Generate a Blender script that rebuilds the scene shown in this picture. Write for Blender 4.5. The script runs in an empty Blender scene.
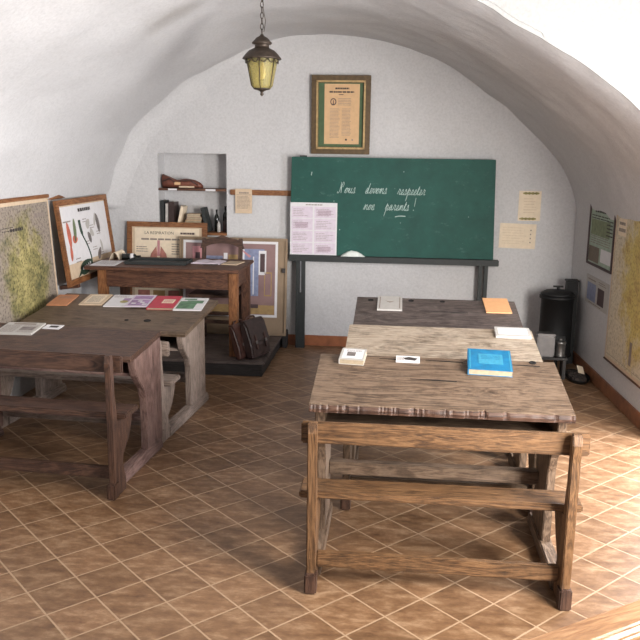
import bpy, bmesh, math, random
from mathutils import Matrix, Vector, noise
random.seed(11)
scn = bpy.context.scene
COL = scn.collection
PI = math.pi

# ------------------------------------------------------------------ materials
def lin(c):
    c /= 255.0
    return c / 12.92 if c <= 0.04045 else ((c + 0.055) / 1.055) ** 2.4
def rgb(r, g, b): return (lin(r), lin(g), lin(b), 1.0)

class NT:
    def __init__(s, name):
        s.m = bpy.data.materials.new(name); s.m.use_nodes = True
        s.t = s.m.node_tree; s.b = s.t.nodes['Principled BSDF']
    def n(s, kind, **kw):
        nd = s.t.nodes.new('ShaderNode' + kind)
        for k, v in kw.items():
            if k.startswith('i_'): nd.inputs[k[2:].replace('_', ' ')].default_value = v
            else: setattr(nd, k, v)
        return nd
    def l(s, a, b): s.t.links.new(a, b)
    def math(s, op, a, b=None, c=None):
        nd = s.n('Math', operation=op)
        for i, v in enumerate((a, b, c)):
            if v is None: continue
            if isinstance(v, (int, float)): nd.inputs[i].default_value = v
            else: s.l(v, nd.inputs[i])
        return nd.outputs[0]
    def ramp(s, fac, stops):
        nd = s.n('ValToRGB'); e = nd.color_ramp.elements
        while len(e) < len(stops): e.new(0.5)
        for k, (p, c) in enumerate(stops): e[k].position = p; e[k].color = c
        s.l(fac, nd.inputs[0]); return nd.outputs[0]
    def mix(s, fac, a, b, mode='MIX'):
        nd = s.n('Mix', data_type='RGBA', blend_type=mode)
        for v, i in ((fac, 0), (a, 6), (b, 7)):
            if isinstance(v, (int, float, tuple)): nd.inputs[i].default_value = v
            else: s.l(v, nd.inputs[i])
        return nd.outputs[2]
    def bump(s, h, strength=0.3, dist=0.01):
        nd = s.n('Bump'); nd.inputs['Strength'].default_value = strength; nd.inputs['Distance'].default_value = dist
        s.l(h, nd.inputs['Height']); s.l(nd.outputs[0], s.b.inputs['Normal'])

def plain(name, col, rough=0.7, metal=0.0, var=0.12, scale=30, bump=0.0):
    t = NT(name); tc = t.n('TexCoord')
    nz = t.n('TexNoise', i_Scale=scale, i_Detail=4.0); t.l(tc.outputs['Object'], nz.inputs['Vector'])
    d = tuple(x * (1 - var) for x in col[:3]) + (1,); u = tuple(min(1, x * (1 + var)) for x in col[:3]) + (1,)
    t.l(t.ramp(nz.outputs['Fac'], [(0.3, d), (0.7, u)]), t.b.inputs['Base Color'])
    t.b.inputs['Roughness'].default_value = rough; t.b.inputs['Metallic'].default_value = metal
    if bump: t.bump(nz.outputs['Fac'], bump, 0.004)
    return t.m

def wood(name, dark, mid, light, axis='x', rough=0.55, wear=0.35, grain=1.0):
    t = NT(name); tc = t.n('TexCoord'); oi = t.n('ObjectInfo')
    add = t.n('VectorMath', operation='ADD'); t.l(tc.outputs['Object'], add.inputs[0])
    off = t.n('CombineXYZ'); r = t.math('MULTIPLY', oi.outputs['Random'], 7.0)
    for k in range(3): t.l(r, off.inputs[k])
    t.l(off.outputs[0], add.inputs[1])
    mp = t.n('Mapping')
    mp.inputs['Scale'].default_value = {'x': (1.1, 9, 9), 'y': (9, 1.1, 9), 'z': (9, 9, 1.1)}[axis]
    t.l(add.outputs[0], mp.inputs['Vector'])
    n1 = t.n('TexNoise', i_Scale=1.6 * grain, i_Detail=6.0, i_Roughness=0.6, i_Distortion=0.7); t.l(mp.outputs[0], n1.inputs['Vector'])
    rings = t.math('FRACT', t.math('MULTIPLY', n1.outputs['Fac'], 9.0))
    rings = t.math('ABSOLUTE', t.math('SUBTRACT', t.math('MULTIPLY', rings, 2.0), 1.0))
    n2 = t.n('TexNoise', i_Scale=14.0 * grain, i_Detail=3.0); t.l(mp.outputs[0], n2.inputs['Vector'])
    f = t.math('ADD', t.math('MULTIPLY', rings, 0.45), t.math('MULTIPLY', n2.outputs['Fac'], 0.6))
    c = t.ramp(f, [(0.2, dark), (0.5, mid), (0.85, light)])
    n3 = t.n('TexNoise', i_Scale=4.0, i_Detail=5.0, i_Roughness=0.7); t.l(add.outputs[0], n3.inputs['Vector'])
    w = t.ramp(n3.outputs['Fac'], [(0.42, (0, 0, 0, 1)), (0.72, (wear, wear, wear, 1))])
    c = t.mix(w, c, light)
    n4 = t.n('TexNoise', i_Scale=7.0, i_Detail=6.0, i_Roughness=0.75); t.l(add.outputs[0], n4.inputs['Vector'])
    s = t.ramp(n4.outputs['Fac'], [(0.3, (0.45, 0.45, 0.45, 1)), (0.5, (1, 1, 1, 1))])
    c = t.mix(0.8, c, s, 'MULTIPLY')
    t.l(c, t.b.inputs['Base Color']); t.b.inputs['Roughness'].default_value = rough
    t.bump(f, 0.35, 0.004)
    return t.m

def plaster(name, col, amt=0.05):
    t = NT(name); tc = t.n('TexCoord')
    n1 = t.n('TexNoise', i_Scale=1.5, i_Detail=6.0, i_Roughness=0.6); t.l(tc.outputs['Object'], n1.inputs['Vector'])
    n2 = t.n('TexNoise', i_Scale=55.0, i_Detail=4.0, i_Roughness=0.7); t.l(tc.outputs['Object'], n2.inputs['Vector'])
    d = tuple(x * (1 - amt * 2) for x in col[:3]) + (1,); u = tuple(min(1, x * (1 + amt)) for x in col[:3]) + (1,)
    c = t.ramp(n1.outputs['Fac'], [(0.3, d), (0.7, u)])
    g = t.ramp(n2.outputs['Fac'], [(0.3, (0.86, 0.86, 0.86, 1)), (0.6, (1, 1, 1, 1))])
    t.l(t.mix(1.0, c, g, 'MULTIPLY'), t.b.inputs['Base Color']); t.b.inputs['Roughness'].default_value = 0.9
    n3 = t.n('TexNoise', i_Scale=9.0, i_Detail=5.0); t.l(tc.outputs['Object'], n3.inputs['Vector'])
    t.bump(t.math('ADD', t.math('MULTIPLY', n2.outputs['Fac'], 0.25), n3.outputs['Fac']), 0.35, 0.02)
    return t.m

def tiles(name):
    t = NT(name); tc = t.n('TexCoord')
    sep = t.n('SeparateXYZ'); t.l(tc.outputs['Object'], sep.inputs[0])
    X = t.math('ADD', sep.outputs[0], 1.694); Y = t.math('SUBTRACT', sep.outputs[1], 3.3587)
    k = math.sqrt(0.5) / 0.19961
    u = t.math('ADD', t.math('MULTIPLY', t.math('ADD', X, Y), k), 200.0)
    v = t.math('ADD', t.math('MULTIPLY', t.math('SUBTRACT', X, Y), k), 200.0)
    def edge(a):
        f = t.math('FRACT', a); return t.math('MINIMUM', f, t.math('SUBTRACT', 1.0, f))
    e = t.math('MINIMUM', edge(u), edge(v))
    nz0 = t.n('TexNoise', i_Scale=60.0, i_Detail=2.0); t.l(tc.outputs['Object'], nz0.inputs['Vector'])
    e2 = t.math('ADD', e, t.math('MULTIPLY', t.math('SUBTRACT', nz0.outputs['Fac'], 0.5), 0.014))
    g = t.n('MapRange', interpolation_type='SMOOTHSTEP'); t.l(e2, g.inputs[0])
    g.inputs[1].default_value = 0.010; g.inputs[2].default_value = 0.026
    cell = t.n('CombineXYZ'); t.l(t.math('FLOOR', u), cell.inputs[0]); t.l(t.math('FLOOR', v), cell.inputs[1])
    wn = t.n('TexWhiteNoise', noise_dimensions='3D'); t.l(cell.outputs[0], wn.inputs['Vector'])
    off = t.n('VectorMath', operation='MULTIPLY_ADD'); t.l(wn.outputs['Color'], off.inputs[0])
    off.inputs[1].default_value = (9, 9, 9); t.l(tc.outputs['Object'], off.inputs[2])
    mp = t.n('Mapping'); mp.inputs['Scale'].default_value = (0.7, 1.5, 1.0); t.l(off.outputs[0], mp.inputs['Vector'])
    n1 = t.n('TexNoise', i_Scale=13.0, i_Detail=8.0, i_Roughness=0.72); t.l(mp.outputs[0], n1.inputs['Vector'])
    base = t.ramp(n1.outputs['Fac'], [(0.28, rgb(86, 60, 40)), (0.5, rgb(122, 92, 66)), (0.7, rgb(158, 130, 102))])
    tone = t.ramp(wn.outputs['Value'], [(0.0, (0.82, 0.80, 0.78, 1)), (1.0, (1.08, 1.07, 1.07, 1))])
    base = t.mix(1.0, base, tone, 'MULTIPLY')
    t.l(t.mix(g.outputs[0], rgb(160, 134, 108), base), t.b.inputs['Base Color'])
    t.b.inputs['Roughness'].default_value = 0.42
    t.bump(t.math('ADD', g.outputs[0], t.math('MULTIPLY', n1.outputs['Fac'], 0.15)), 0.25, 0.003)
    return t.m

def glass_amber(name):
    t = NT(name)
    t.b.inputs['Base Color'].default_value = rgb(226, 216, 160); t.b.inputs['Roughness'].default_value = 0.22
    t.b.inputs['Transmission Weight'].default_value = 0.85; t.b.inputs['IOR'].default_value = 1.25
    return t.m

def board_green(name):
    t = NT(name); tc = t.n('TexCoord')
    n1 = t.n('TexNoise', i_Scale=4.0, i_Detail=8.0, i_Roughness=0.7); t.l(tc.outputs['Object'], n1.inputs['Vector'])
    mp = t.n('Mapping'); mp.inputs['Scale'].default_value = (1, 1, 2.2); mp.inputs['Rotation'].default_value = (0, 0.3, 0); t.l(tc.outputs['Object'], mp.inputs['Vector'])
    n2 = t.n('TexNoise', i_Scale=7.0, i_Detail=9.0, i_Roughness=0.8); t.l(mp.outputs[0], n2.inputs['Vector'])
    c = t.ramp(n1.outputs['Fac'], [(0.3, rgb(12, 62, 55)), (0.7, rgb(24, 82, 72))])
    sm = t.ramp(n2.outputs['Fac'], [(0.58, (0, 0, 0, 1)), (0.85, (0.45, 0.45, 0.45, 1))])
    c = t.mix(sm, c, rgb(150, 180, 172))
    vo = t.n('TexVoronoi', i_Scale=9.0); t.l(tc.outputs['Object'], vo.inputs['Vector'])
    sp = t.ramp(vo.outputs['Distance'], [(0.03, (0.5, 0.5, 0.5, 1)), (0.055, (0, 0, 0, 1))])
    c = t.mix(sp, c, rgb(190, 205, 200))
    t.l(c, t.b.inputs['Base Color']); t.b.inputs['Roughness'].default_value = 0.7
    return t.m

def map_sheet(name, ctr, rad, land, land2, ground, border, speck=0.4):
    """a printed relief map: coloured country on a pale ground; ctr/rad in the sheet's own metres"""
    t = NT(name); tc = t.n('TexCoord')
    n1 = t.n('TexNoise', i_Scale=4.5, i_Detail=7.0, i_Roughness=0.7); t.l(tc.outputs['Object'], n1.inputs['Vector'])
    n2 = t.n('TexNoise', i_Scale=17.0, i_Detail=6.0, i_Roughness=0.8); t.l(tc.outputs['Object'], n2.inputs['Vector'])
    n3 = t.n('TexNoise', i_Scale=48.0, i_Detail=4.0); t.l(tc.outputs['Object'], n3.inputs['Vector'])
    mp = t.n('Mapping'); mp.vector_type = 'POINT'
    mp.inputs['Location'].default_value = tuple(-c / r for c, r in zip(ctr, rad)); mp.inputs['Scale'].default_value = tuple(1 / r for r in rad)
    t.l(tc.outputs['Object'], mp.inputs['Vector'])
    ln = t.n('VectorMath', operation='LENGTH'); t.l(mp.outputs[0], ln.inputs[0])
    d = t.math('ADD', ln.outputs['Value'], t.math('MULTIPLY', t.math('SUBTRACT', n1.outputs['Fac'], 0.5), 2.0))
    mask = t.ramp(d, [(0.62, (1, 1, 1, 1)), (1.05, (0, 0, 0, 1))])
    f = t.math('ADD', t.math('MULTIPLY', n1.outputs['Fac'], 0.5), t.math('MULTIPLY', n2.outputs['Fac'], 0.5))
    lc = t.ramp(f, [(0.38, land2), (0.5, land), (0.6, border)])
    gc = t.ramp(n2.outputs['Fac'], [(0.3, tuple(x * 0.75 for x in ground[:3]) + (1,)), (0.6, ground)])
    c = t.mix(mask, gc, lc)
    sp = t.ramp(n3.outputs['Fac'], [(0.38, (speck, speck * .95, speck * .88, 1)), (0.5, (1, 1, 1, 1))])
    c = t.mix(0.8, c, sp, 'MULTIPLY')
    t.l(c, t.b.inputs['Base Color']); t.b.inputs['Roughness'].default_value = 0.65
    return t.m

M = {}
M['plaster'] = plaster('plaster_white', rgb(198, 197, 198), 0.03)
M['plaster_dimmed'] = plaster('plaster_bay', rgb(168, 168, 168), 0.02)  # same white plaster, colour greyed to offset strong daylight on the bay walls
M['tiles'] = tiles('terracotta_tiles')
M['skirt'] = plain('skirting_tile', rgb(150, 92, 60), 0.5, var=0.25, scale=14)
M['skirt_dark'] = plain('skirting_tile_brown', rgb(128, 84, 58), 0.5, var=0.3, scale=14)
def woodset(key, d, m, l, **kw):
    for ax in 'xyz': M[key + '_' + ax] = wood(key + '_wood_' + ax, d, m, l, axis=ax, **kw)
woodset('bench', rgb(48, 31, 18), rgb(92, 64, 39), rgb(124, 92, 62), wear=0.25)
woodset('old', rgb(52, 39, 30), rgb(100, 80, 64), rgb(132, 112, 94), wear=0.5)
woodset('pale', rgb(106, 91, 76), rgb(157, 140, 121), rgb(186, 172, 155), wear=0.5)
woodset('grey', rgb(51, 41, 38), rgb(79, 68, 64), rgb(110, 98, 93), wear=0.4)
woodset('dark', rgb(34, 20, 15), rgb(64, 42, 32), rgb(92, 66, 52), wear=0.3)
woodset('mauve', rgb(66, 47, 42), rgb(108, 82, 76), rgb(136, 112, 104), wear=0.45)
woodset('stone', rgb(96, 82, 73), rgb(136, 120, 110), rgb(164, 148, 138), wear=0.5)
woodset('umber', rgb(52, 39, 28), rgb(90, 71, 54), rgb(115, 96, 78), wear=0.4)
woodset('teacher', rgb(46, 25, 17), rgb(82, 50, 35), rgb(108, 74, 54), wear=0.2)
woodset('honey', rgb(92, 52, 26), rgb(126, 80, 46), rgb(150, 104, 66), wear=0.15)
woodset('black', rgb(19, 18, 18), rgb(32, 29, 28), rgb(50, 46, 45), wear=0.3)
woodset('rail', rgb(138, 98, 68), rgb(166, 124, 88), rgb(186, 148, 112), wear=0.2, rough=0.35)
M['iron'] = plain('black_iron', rgb(16, 16, 17), 0.6, 0.2, bump=0.2)
M['slate_black'] = plain('painted_black', rgb(38, 42, 42), 0.6)
M['bronze'] = plain('aged_bronze', rgb(66, 56, 48), 0.5, 0.5, 0.3, 40, 0.3)
M['tin'] = plain('tin_plate', rgb(112, 110, 110), 0.42, 0.85, 0.1, 20)
M['steel'] = plain('dull_steel', rgb(120, 118, 116), 0.4, 0.8)
M['leather'] = plain('brown_leather', rgb(66, 42, 36), 0.42, 0, 0.3, 25, 0.3)
M['leather2'] = plain('dark_leather', rgb(52, 38, 36), 0.42, 0, 0.3, 25, 0.3)
M['leather_red'] = plain('red_brown_leather', rgb(112, 66, 52), 0.5, 0, 0.3, 25, 0.3)
M['ink'] = plain('printed_ink', rgb(60, 54, 52), 0.8)
M['ink_soft'] = plain('faded_ink', rgb(136, 124, 116), 0.8)
M['paper'] = plain('white_paper', rgb(214, 212, 214), 0.8, var=0.04)
M['paper_grey'] = plain('grey_paper', rgb(176, 172, 167), 0.8, var=0.06)
M['paper_cream'] = plain('cream_paper', rgb(224, 208, 184), 0.8, var=0.06)
M['paper_lilac'] = plain('lilac_paper', rgb(206, 194, 206), 0.8, var=0.06)
M['paper_tan'] = plain('tan_paper', rgb(204, 168, 128), 0.8, var=0.06)
M['paper_beige'] = plain('beige_paper', rgb(200, 178, 152), 0.8, var=0.08)
M['paper_orange'] = plain('apricot_paper', rgb(214, 160, 112), 0.8, var=0.05)
M['paper_rust'] = plain('rust_paper', rgb(186, 128, 92), 0.8, var=0.08)
M['mauve_faint'] = plain('faint_mauve_print', rgb(184, 166, 180), 0.8, var=0.1)
M['chalk'] = plain('chalk', rgb(176, 196, 190), 0.9, var=0.03)
M['cloth'] = plain('white_cloth', rgb(216, 222, 218), 0.9, var=0.05)
M['board'] = board_green('green_slate')
M['blue'] = plain('blue_cover', rgb(24, 112, 156), 0.5, var=0.16, scale=24)
M['blue_label'] = plain('pale_blue_label', rgb(56, 140, 172), 0.6, var=0.08, scale=60)
M['pages'] = plain('page_block', rgb(160, 145, 122), 0.85, var=0.1, scale=80)
M['red'] = plain('red_cover', rgb(178, 46, 66), 0.5, var=0.1)
M['green_print'] = plain('green_print', rgb(84, 122, 92), 0.5, var=0.45, scale=22)
M['mauve_print'] = plain('mauve_print', rgb(150, 118, 158), 0.5, var=0.35, scale=26)
M['grey_print'] = plain('grey_print', rgb(112, 104, 102), 0.7, var=0.4, scale=24)
M['olive_print'] = plain('olive_print', rgb(150, 140, 84), 0.6, var=0.3, scale=40)
M['mat_green'] = plain('green_mount', rgb(74, 94, 66), 0.8, var=0.1)
M['gilt'] = plain('dull_gilt', rgb(86, 68, 44), 0.45, 0.3, 0.25, 40)
M['gilt_light'] = plain('light_gilt', rgb(170, 142, 98), 0.4, 0.3, 0.2, 40)
M['taupe'] = plain('taupe_board', rgb(140, 120, 98), 0.8, var=0.12, scale=6)
M['pict_mauve'] = plain('mauve_wall_print', rgb(136, 108, 106), 0.6, var=0.15, scale=8)
M['pict_pink'] = plain('pink_print', rgb(186, 130, 134), 0.6, var=0.1)
M['pict_blue'] = plain('blue_print', rgb(126, 134, 162), 0.6, var=0.2)
M['pict_ochre'] = plain('ochre_print', rgb(160, 132, 88), 0.6, var=0.15)
M['pict_dark'] = plain('dark_print', rgb(74, 56, 58), 0.6, var=0.15)
M['leafgreen'] = plain('leaf_print', rgb(38, 58, 44), 0.6, var=0.2)
M['podgreen'] = plain('pod_print', rgb(110, 122, 90), 0.6, var=0.3)
M['podred'] = plain('red_pod_print', rgb(190, 104, 84), 0.6, var=0.2)
M['lung'] = plain('lung_print', rgb(168, 112, 100), 0.6, var=0.25)
M['aqua'] = plain('aqua_print', rgb(150, 166, 150), 0.7, var=0.2, scale=14)
M['hole'] = plain('inkwell_dark', rgb(16, 13, 12), 0.8)
M['amber'] = glass_amber('amber_glass')
M['coal'] = plain('ash_and_coal', rgb(52, 44, 40), 0.95, 0, 0.6, 60, 0.6)
M['glass_dark'] = plain('dark_bottle', rgb(26, 28, 26), 0.15)
M['map_left'] = map_sheet('map_sheet_left', (0.86, 0.0, -0.55), (0.36, 1, 0.50), rgb(138, 130, 84), rgb(74, 78, 54), rgb(150, 138, 126), rgb(178, 166, 112))
M['map_right'] = map_sheet('map_sheet_right', (0.66, 0.0, -0.46), (0.50, 1, 0.62), rgb(200, 178, 104), rgb(168, 136, 82), rgb(212, 200, 176), rgb(206, 192, 112), 0.62)

# ------------------------------------------------------------------ mesh builder
class MB:
    def __init__(s): s.v = []; s.f = []; s.m = []; s.sm = []
    def add(s, vs, fs, mi=0, T=None, smooth=False):
        o = len(s.v)
        s.v += [tuple(T @ Vector(v)) if T else tuple(v) for v in vs]
        for f in fs: s.f.append([o + i for i in f]); s.m.append(mi); s.sm.append(smooth)
        return s
    def box(s, x0, x1, y0, y1, z0, z1, mi=0, T=None):
        v = [(x, y, z) for z in (z0, z1) for y in (y0, y1) for x in (x0, x1)]
        return s.add(v, [(0, 2, 3, 1), (4, 5, 7, 6), (0, 1, 5, 4), (2, 6, 7, 3), (0, 4, 6, 2), (1, 3, 7, 5)], mi, T)
    def prism(s, pts, axis, a, b, mi=0, T=None):
        n = len(pts)
        def p(q, w): return {'x': (w, q[0], q[1]), 'y': (q[0], w, q[1]), 'z': (q[0], q[1], w)}[axis]
        v = [p(q, a) for q in pts] + [p(q, b) for q in pts]
        return s.add(v, [tuple(range(n))[::-1], tuple(range(n, 2 * n))] + [(i, (i + 1) % n, n + (i + 1) % n, n + i) for i in range(n)], mi, T)
    def lathe(s, prof, n=24, mi=0, T=None, smooth=True):
        v = []; f = []
        for r, z in prof:
            for k in range(n): v.append((r * math.cos(2 * PI * k / n), r * math.sin(2 * PI * k / n), z))
        for j in range(len(prof) - 1):
            for k in range(n):
                k2 = (k + 1) % n; f.append((j * n + k, j * n + k2, (j + 1) * n + k2, (j + 1) * n + k))
        f.append(tuple(range(n))[::-1]); f.append(tuple(range((len(prof) - 1) * n, len(prof) * n)))
        return s.add(v, f, mi, T, smooth)
    def tube(s, path, r, n=8, mi=0, T=None, closed=False):
        P = [Vector(p) for p in path]; v = []; f = []; m = len(P)
        for i, p in enumerate(P):
            a = P[i - 1] if (i or closed) else p; b = P[(i + 1) % m] if (i < m - 1 or closed) else p
            d = (b - a).normalized(); up = Vector((0, 0, 1)) if abs(d.z) < 0.9 else Vector((1, 0, 0))
            x = d.cross(up).normalized(); y = x.cross(d)
            rr = r[i] if isinstance(r, (list, tuple)) else r
            for k in range(n):
                c = p + x * rr * math.cos(2 * PI * k / n) + y * rr * math.sin(2 * PI * k / n); v.append(tuple(c))
        for i in range(m if closed else m - 1):
            j = (i + 1) % m
            for k in range(n):
                k2 = (k + 1) % n; f.append((i * n + k, i * n + k2, j * n + k2, j * n + k))
        if not closed: f += [tuple(range(n))[::-1], tuple(range((m - 1) * n, m * n))]
        return s.add(v, f, mi, T, True)
    def flat(s, pts, mi=0, T=None):           # flat ink shape lying in the XZ plane, facing -Y
        return s.add([(p[0], 0, p[1]) for p in pts], [tuple(range(len(pts)))], mi, T)
    def rect(s, x0, x1, z0, z1, mi=0, T=None, y=0.0):
        return s.add([(x0, y, z0), (x1, y, z0), (x1, y, z1), (x0, y, z1)], [(0, 1, 2, 3)], mi, T)
    def build(s, name, mats, parent=None, bevel=0.0, seg=2, loc=None, normals=True):
        me = bpy.data.meshes.new(name)
        me.from_pydata(s.v, [], s.f)
        mats = mats if isinstance(mats, (list, tuple)) else [mats]
        for m in mats: me.materials.append(M[m] if isinstance(m, str) else m)
        for p, mi, sm in zip(me.polygons, s.m, s.sm): p.material_index = mi; p.use_smooth = sm
        if normals or bevel:
            bm = bmesh.new(); bm.from_mesh(me)
            if normals: bmesh.ops.recalc_face_normals(bm, faces=bm.faces)
            if bevel:
                ed = [e for e in bm.edges if len(e.link_faces) == 2 and e.calc_face_angle(0) > 0.6]
                bmesh.ops.bevel(bm, geom=ed, offset=bevel, segments=seg, affect='EDGES', clamp_overlap=True)
            bm.to_mesh(me); bm.free()
        o = bpy.data.objects.new(name, me); COL.objects.link(o)
        if parent: o.parent = parent
        if loc: o.location = loc
        return o

def tag(o, label, cat, group=None):
    o['label'] = label; o['category'] = cat
    if group: o['group'] = group
    return o
def thing(name, label, cat, loc=(0, 0, 0), rz=0.0, group=None, mat=None):
    o = bpy.data.objects.new(name, None); o.empty_display_size = 0.05; COL.objects.link(o)
    if mat is not None:
        o.location = mat.translation; o.rotation_euler = mat.to_euler()
    else:
        o.location = loc; o.rotation_euler = (0, 0, rz)
    return tag(o, label, cat, group)
def struct(o): o['kind'] = 'structure'; return o
def T(x, y, z, rx=0, ry=0, rz=0):
    return Matrix.Translation((x, y, z)) @ Matrix.Rotation(rz, 4, 'Z') @ Matrix.Rotation(ry, 4, 'Y') @ Matrix.Rotation(rx, 4, 'X')

def catmull(P, n=8):
    P = [Vector(p) for p in P]; out = []
    for i in range(len(P) - 1):
        p0 = P[max(i - 1, 0)]; p1 = P[i]; p2 = P[i + 1]; p3 = P[min(i + 2, len(P) - 1)]
        for k in range(n):
            t = k / n
            out.append(0.5 * ((2 * p1) + (p2 - p0) * t + (2 * p0 - 5 * p1 + 4 * p2 - p3) * t * t + (3 * p1 - p0 - 3 * p2 + p3) * t ** 3))
    out.append(P[-1]); return out

def text_geo(string, size):
    cu = bpy.data.curves.new('lettering', 'FONT'); cu.body = string; cu.size = size
    cu.resolution_u = 2
    ob = bpy.data.objects.new('lettering', cu); COL.objects.link(ob)
    dg = bpy.context.evaluated_depsgraph_get(); me = ob.evaluated_get(dg).to_mesh()
    vs = [(v.co.x, 0.0, v.co.y) for v in me.vertices]; fs = [tuple(p.vertices) for p in me.polygons]
    ob.evaluated_get(dg).to_mesh_clear(); bpy.data.objects.remove(ob); bpy.data.curves.remove(cu)
    return vs, fs
def put_text(mb, string, size, x, z, mi, y=-0.0008, sx=1.0, center=False):
    vs, fs = text_geo(string, size)
    if not vs: return
    w = max(v[0] for v in vs) * sx
    x0 = x - w / 2 if center else x
    mb.add([(v[0] * sx + x0, y, v[2] + z) for v in vs], fs, mi)
def text_lines(mb, x0, x1, z0, z1, n, mi, y=-0.0007, th=0.35, ragged=0.2):
    """rows of unreadably small print"""
    st = (z1 - z0) / n
    for k in range(n):
        z = z1 - (k + 0.5) * st; x = x0; e = x1 - random.random() * ragged * (x1 - x0)
        while x < e:
            w = min(e - x, (x1 - x0) * random.uniform(0.06, 0.2))
            mb.rect(x, x + w * 0.86, z - st * th / 2, z + st * th / 2, mi, None, y); x += w

# ------------------------------------------------------------------ camera
FPX = 809.26
cam = bpy.data.cameras.new('camera'); co = bpy.data.objects.new('camera', cam); COL.objects.link(co)
cam.sensor_width = 36.0; cam.sensor_fit = 'HORIZONTAL'; cam.lens = FPX / 640 * 36.0; cam.clip_start = 0.02
R_ = Vector((0.99517169, 0.09707478, 0.01448406)); U_ = Vector((-0.03374788, 0.1998617, 0.97924276)); F_ = Vector((-0.09216496, 0.97500348, -0.20217277))
co.matrix_world = Matrix(((R_.x, U_.x, -F_.x, 0), (R_.y, U_.y, -F_.y, 0), (R_.z, U_.z, -F_.z, 1.72), (0, 0, 0, 1)))
scn.camera = co

# ------------------------------------------------------------------ the room
YB = 7.15; YE = 4.33; YJ = 4.95; XL = -2.62
def xr(y, z=0.0):                        # right wall, slightly out of square
    return 1.535 + (6.69 - y) * 0.045
ARCH = [(-2.62, 1.2), (-2.585, 1.36), (-2.45, 1.68), (-2.25, 1.98), (-1.75, 2.365), (-1.225, 2.614), (-.712, 2.704), (-.204, 2.657), (.303, 2.482), (.731, 2.218), (1.08, 1.935), (1.348, 1.649), (1.49, 1.36), (1.515, 1.2)]
prof = catmull([(x, z, 0) for x, z in ARCH], 8)
NU = len(prof); NV = 56
mb = MB(); vs = []
def wob(x, y, z, k=1.15):
    p = Vector((x, y, z))
    return k * (0.022 * noise.noise(p * 1.7) + 0.009 * noise.noise(p * 5.0 + Vector((3, 1, 7))))
for i, q in enumerate(prof):
    t = i / (NU - 1); fade = min(1, min(t, 1 - t) * 14)
    ye = YE if q.x > 0.0 else (YE + (0.2 - YE) * min(1, -q.x / 1.0))
    for j in range(NV + 1):
        y = YB + 0.02 - (YB + 0.02 - ye) * j / NV
        nx = (prof[min(i + 1, NU - 1)] - prof[max(i - 1, 0)]); n2 = Vector((nx.y, -nx.x)).normalized()
        shift = (xr(y) - 1.515) * max(0, min(1, (q.x - 0.2) / 1.3))
        w = wob(q.x, y, q.y) * fade
        edge = 0.0
        if q.x > 0.0 and j > NV - 6: edge = (0.02 + 0.02 * noise.noise(Vector((q.x * 4, q.y * 4, 2)))) * ((j - NV + 6) / 6) ** 2   # worn arris
        vs.append((q.x + shift - n2.x * (w + 0) - n2.x * -edge * 0, y, q.y - n2.y * w + edge))
fs = [(i * (NV + 1) + j, (i + 1) * (NV + 1) + j, (i + 1) * (NV + 1) + j + 1, i * (NV + 1) + j + 1) for i in range(NU - 1) for j in range(NV)]
mb.add(vs, fs, 0, None, True)
struct(mb.build('ceiling', 'plaster', normals=False))
edge_pts = [(vs[i * (NV + 1) + NV][0], vs[i * (NV + 1) + NV][2]) for i in range(NU) if prof[i].x > 0.0]

# floor
mb = MB(); mb.box(-2.8, 2.9, -1.0, YB + 0.1, -0.1, 0.0); struct(mb.build('floor', 'tiles'))
# left wall and right wall
mb = MB(); mb.box(XL - 0.2, XL, -1.0, YB + 0.4, 0, 1.21); struct(mb.build('wall_left', 'plaster'))
mb = MB(); mb.prism([(xr(YB + .4), YB + .4), (xr(YB + .4) + .7, YB + .4), (xr(YJ) + .7, YJ), (xr(YJ), YJ)], 'z', 0, 1.21)
struct(mb.build('wall_right', 'plaster'))
# back wall with the niche left open
NX0, NX1, NZ0, NZ1, ND = -2.145, -1.525, 1.0, 1.70, 0.21
mb = MB()
mb.box(-2.9, NX0, YB, YB + 0.4, 0, 3.0); mb.box(NX1, 2.2, YB, YB + 0.4, 0, 3.0)
mb.box(NX0, NX1, YB, YB + 0.4, 0, NZ0); mb.box(NX0, NX1, YB, YB + 0.4, NZ1, 3.0); mb.box(NX0, NX1, YB + ND, YB + 0.4, NZ0, NZ1)
struct(mb.build('wall_back', 'plaster'))
# rounded plaster fillet between the vault's left haunch and the back wall
mb = MB(); fv = []; ff = []
FL = [q for q in prof if q.x < -1.0]
for i, q in enumerate(FL):
    k = min(1, 1.0 - max(0, (q.x + 1.9) / 0.9)); rad = 0.02 + 0.17 * max(0, k) * min(1, i / 4 + 0.35)
    nx = (prof[min(i + 1, NU - 1)] - prof[max(i - 1, 0)]); n2 = Vector((nx.y, -nx.x)).normalized()
    for s in range(7):
        a = s / 6 * PI / 2
        d_in = rad * (1 - math.sin(a)); yy = YB - rad * (1 - math.cos(a))
        d_in -= 0.02
        fv.append((q.x + n2.x * d_in, yy + 0.002, q.y + n2.y * d_in))
for i in range(len(FL) - 1):
    for s in range(6): ff.append((i * 7 + s, i * 7 + s + 1, (i + 1) * 7 + s + 1, (i + 1) * 7 + s))
mb.add(fv, ff, 0, None, True); struct(mb.build('trim_1', 'plaster'))
# wall of the wider bay nearer the camera, above and beside the arch
mb = MB()
top = [(-1.0, 3.3), (2.4, 3.3), (2.4, 0.0), (2.1, 0.0), (2.1, 1.3), (xr(YE), 1.3)]
low = [p for p in edge_pts[::-1] if p[1] > 1.3]
poly = top + low + [(-1.0, 2.9)]
mb.prism(poly, 'y', YE - 0.012, YE + 0.25); struct(mb.build('wall_front', 'plaster_dimmed'))
mb = MB(); tp = [p for p in edge_pts[::-1] if p[1] > 2.30]
mb.prism([(0.0, 3.25), (2.10, 3.25), (2.10, 2.30), (tp[0][0] + .02, 2.30)] + [(a + .01, b + .02) for a, b in tp], 'y', YE - 0.018, YE - 0.010); struct(mb.build('trim_2', 'plaster_dimmed'))
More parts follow.
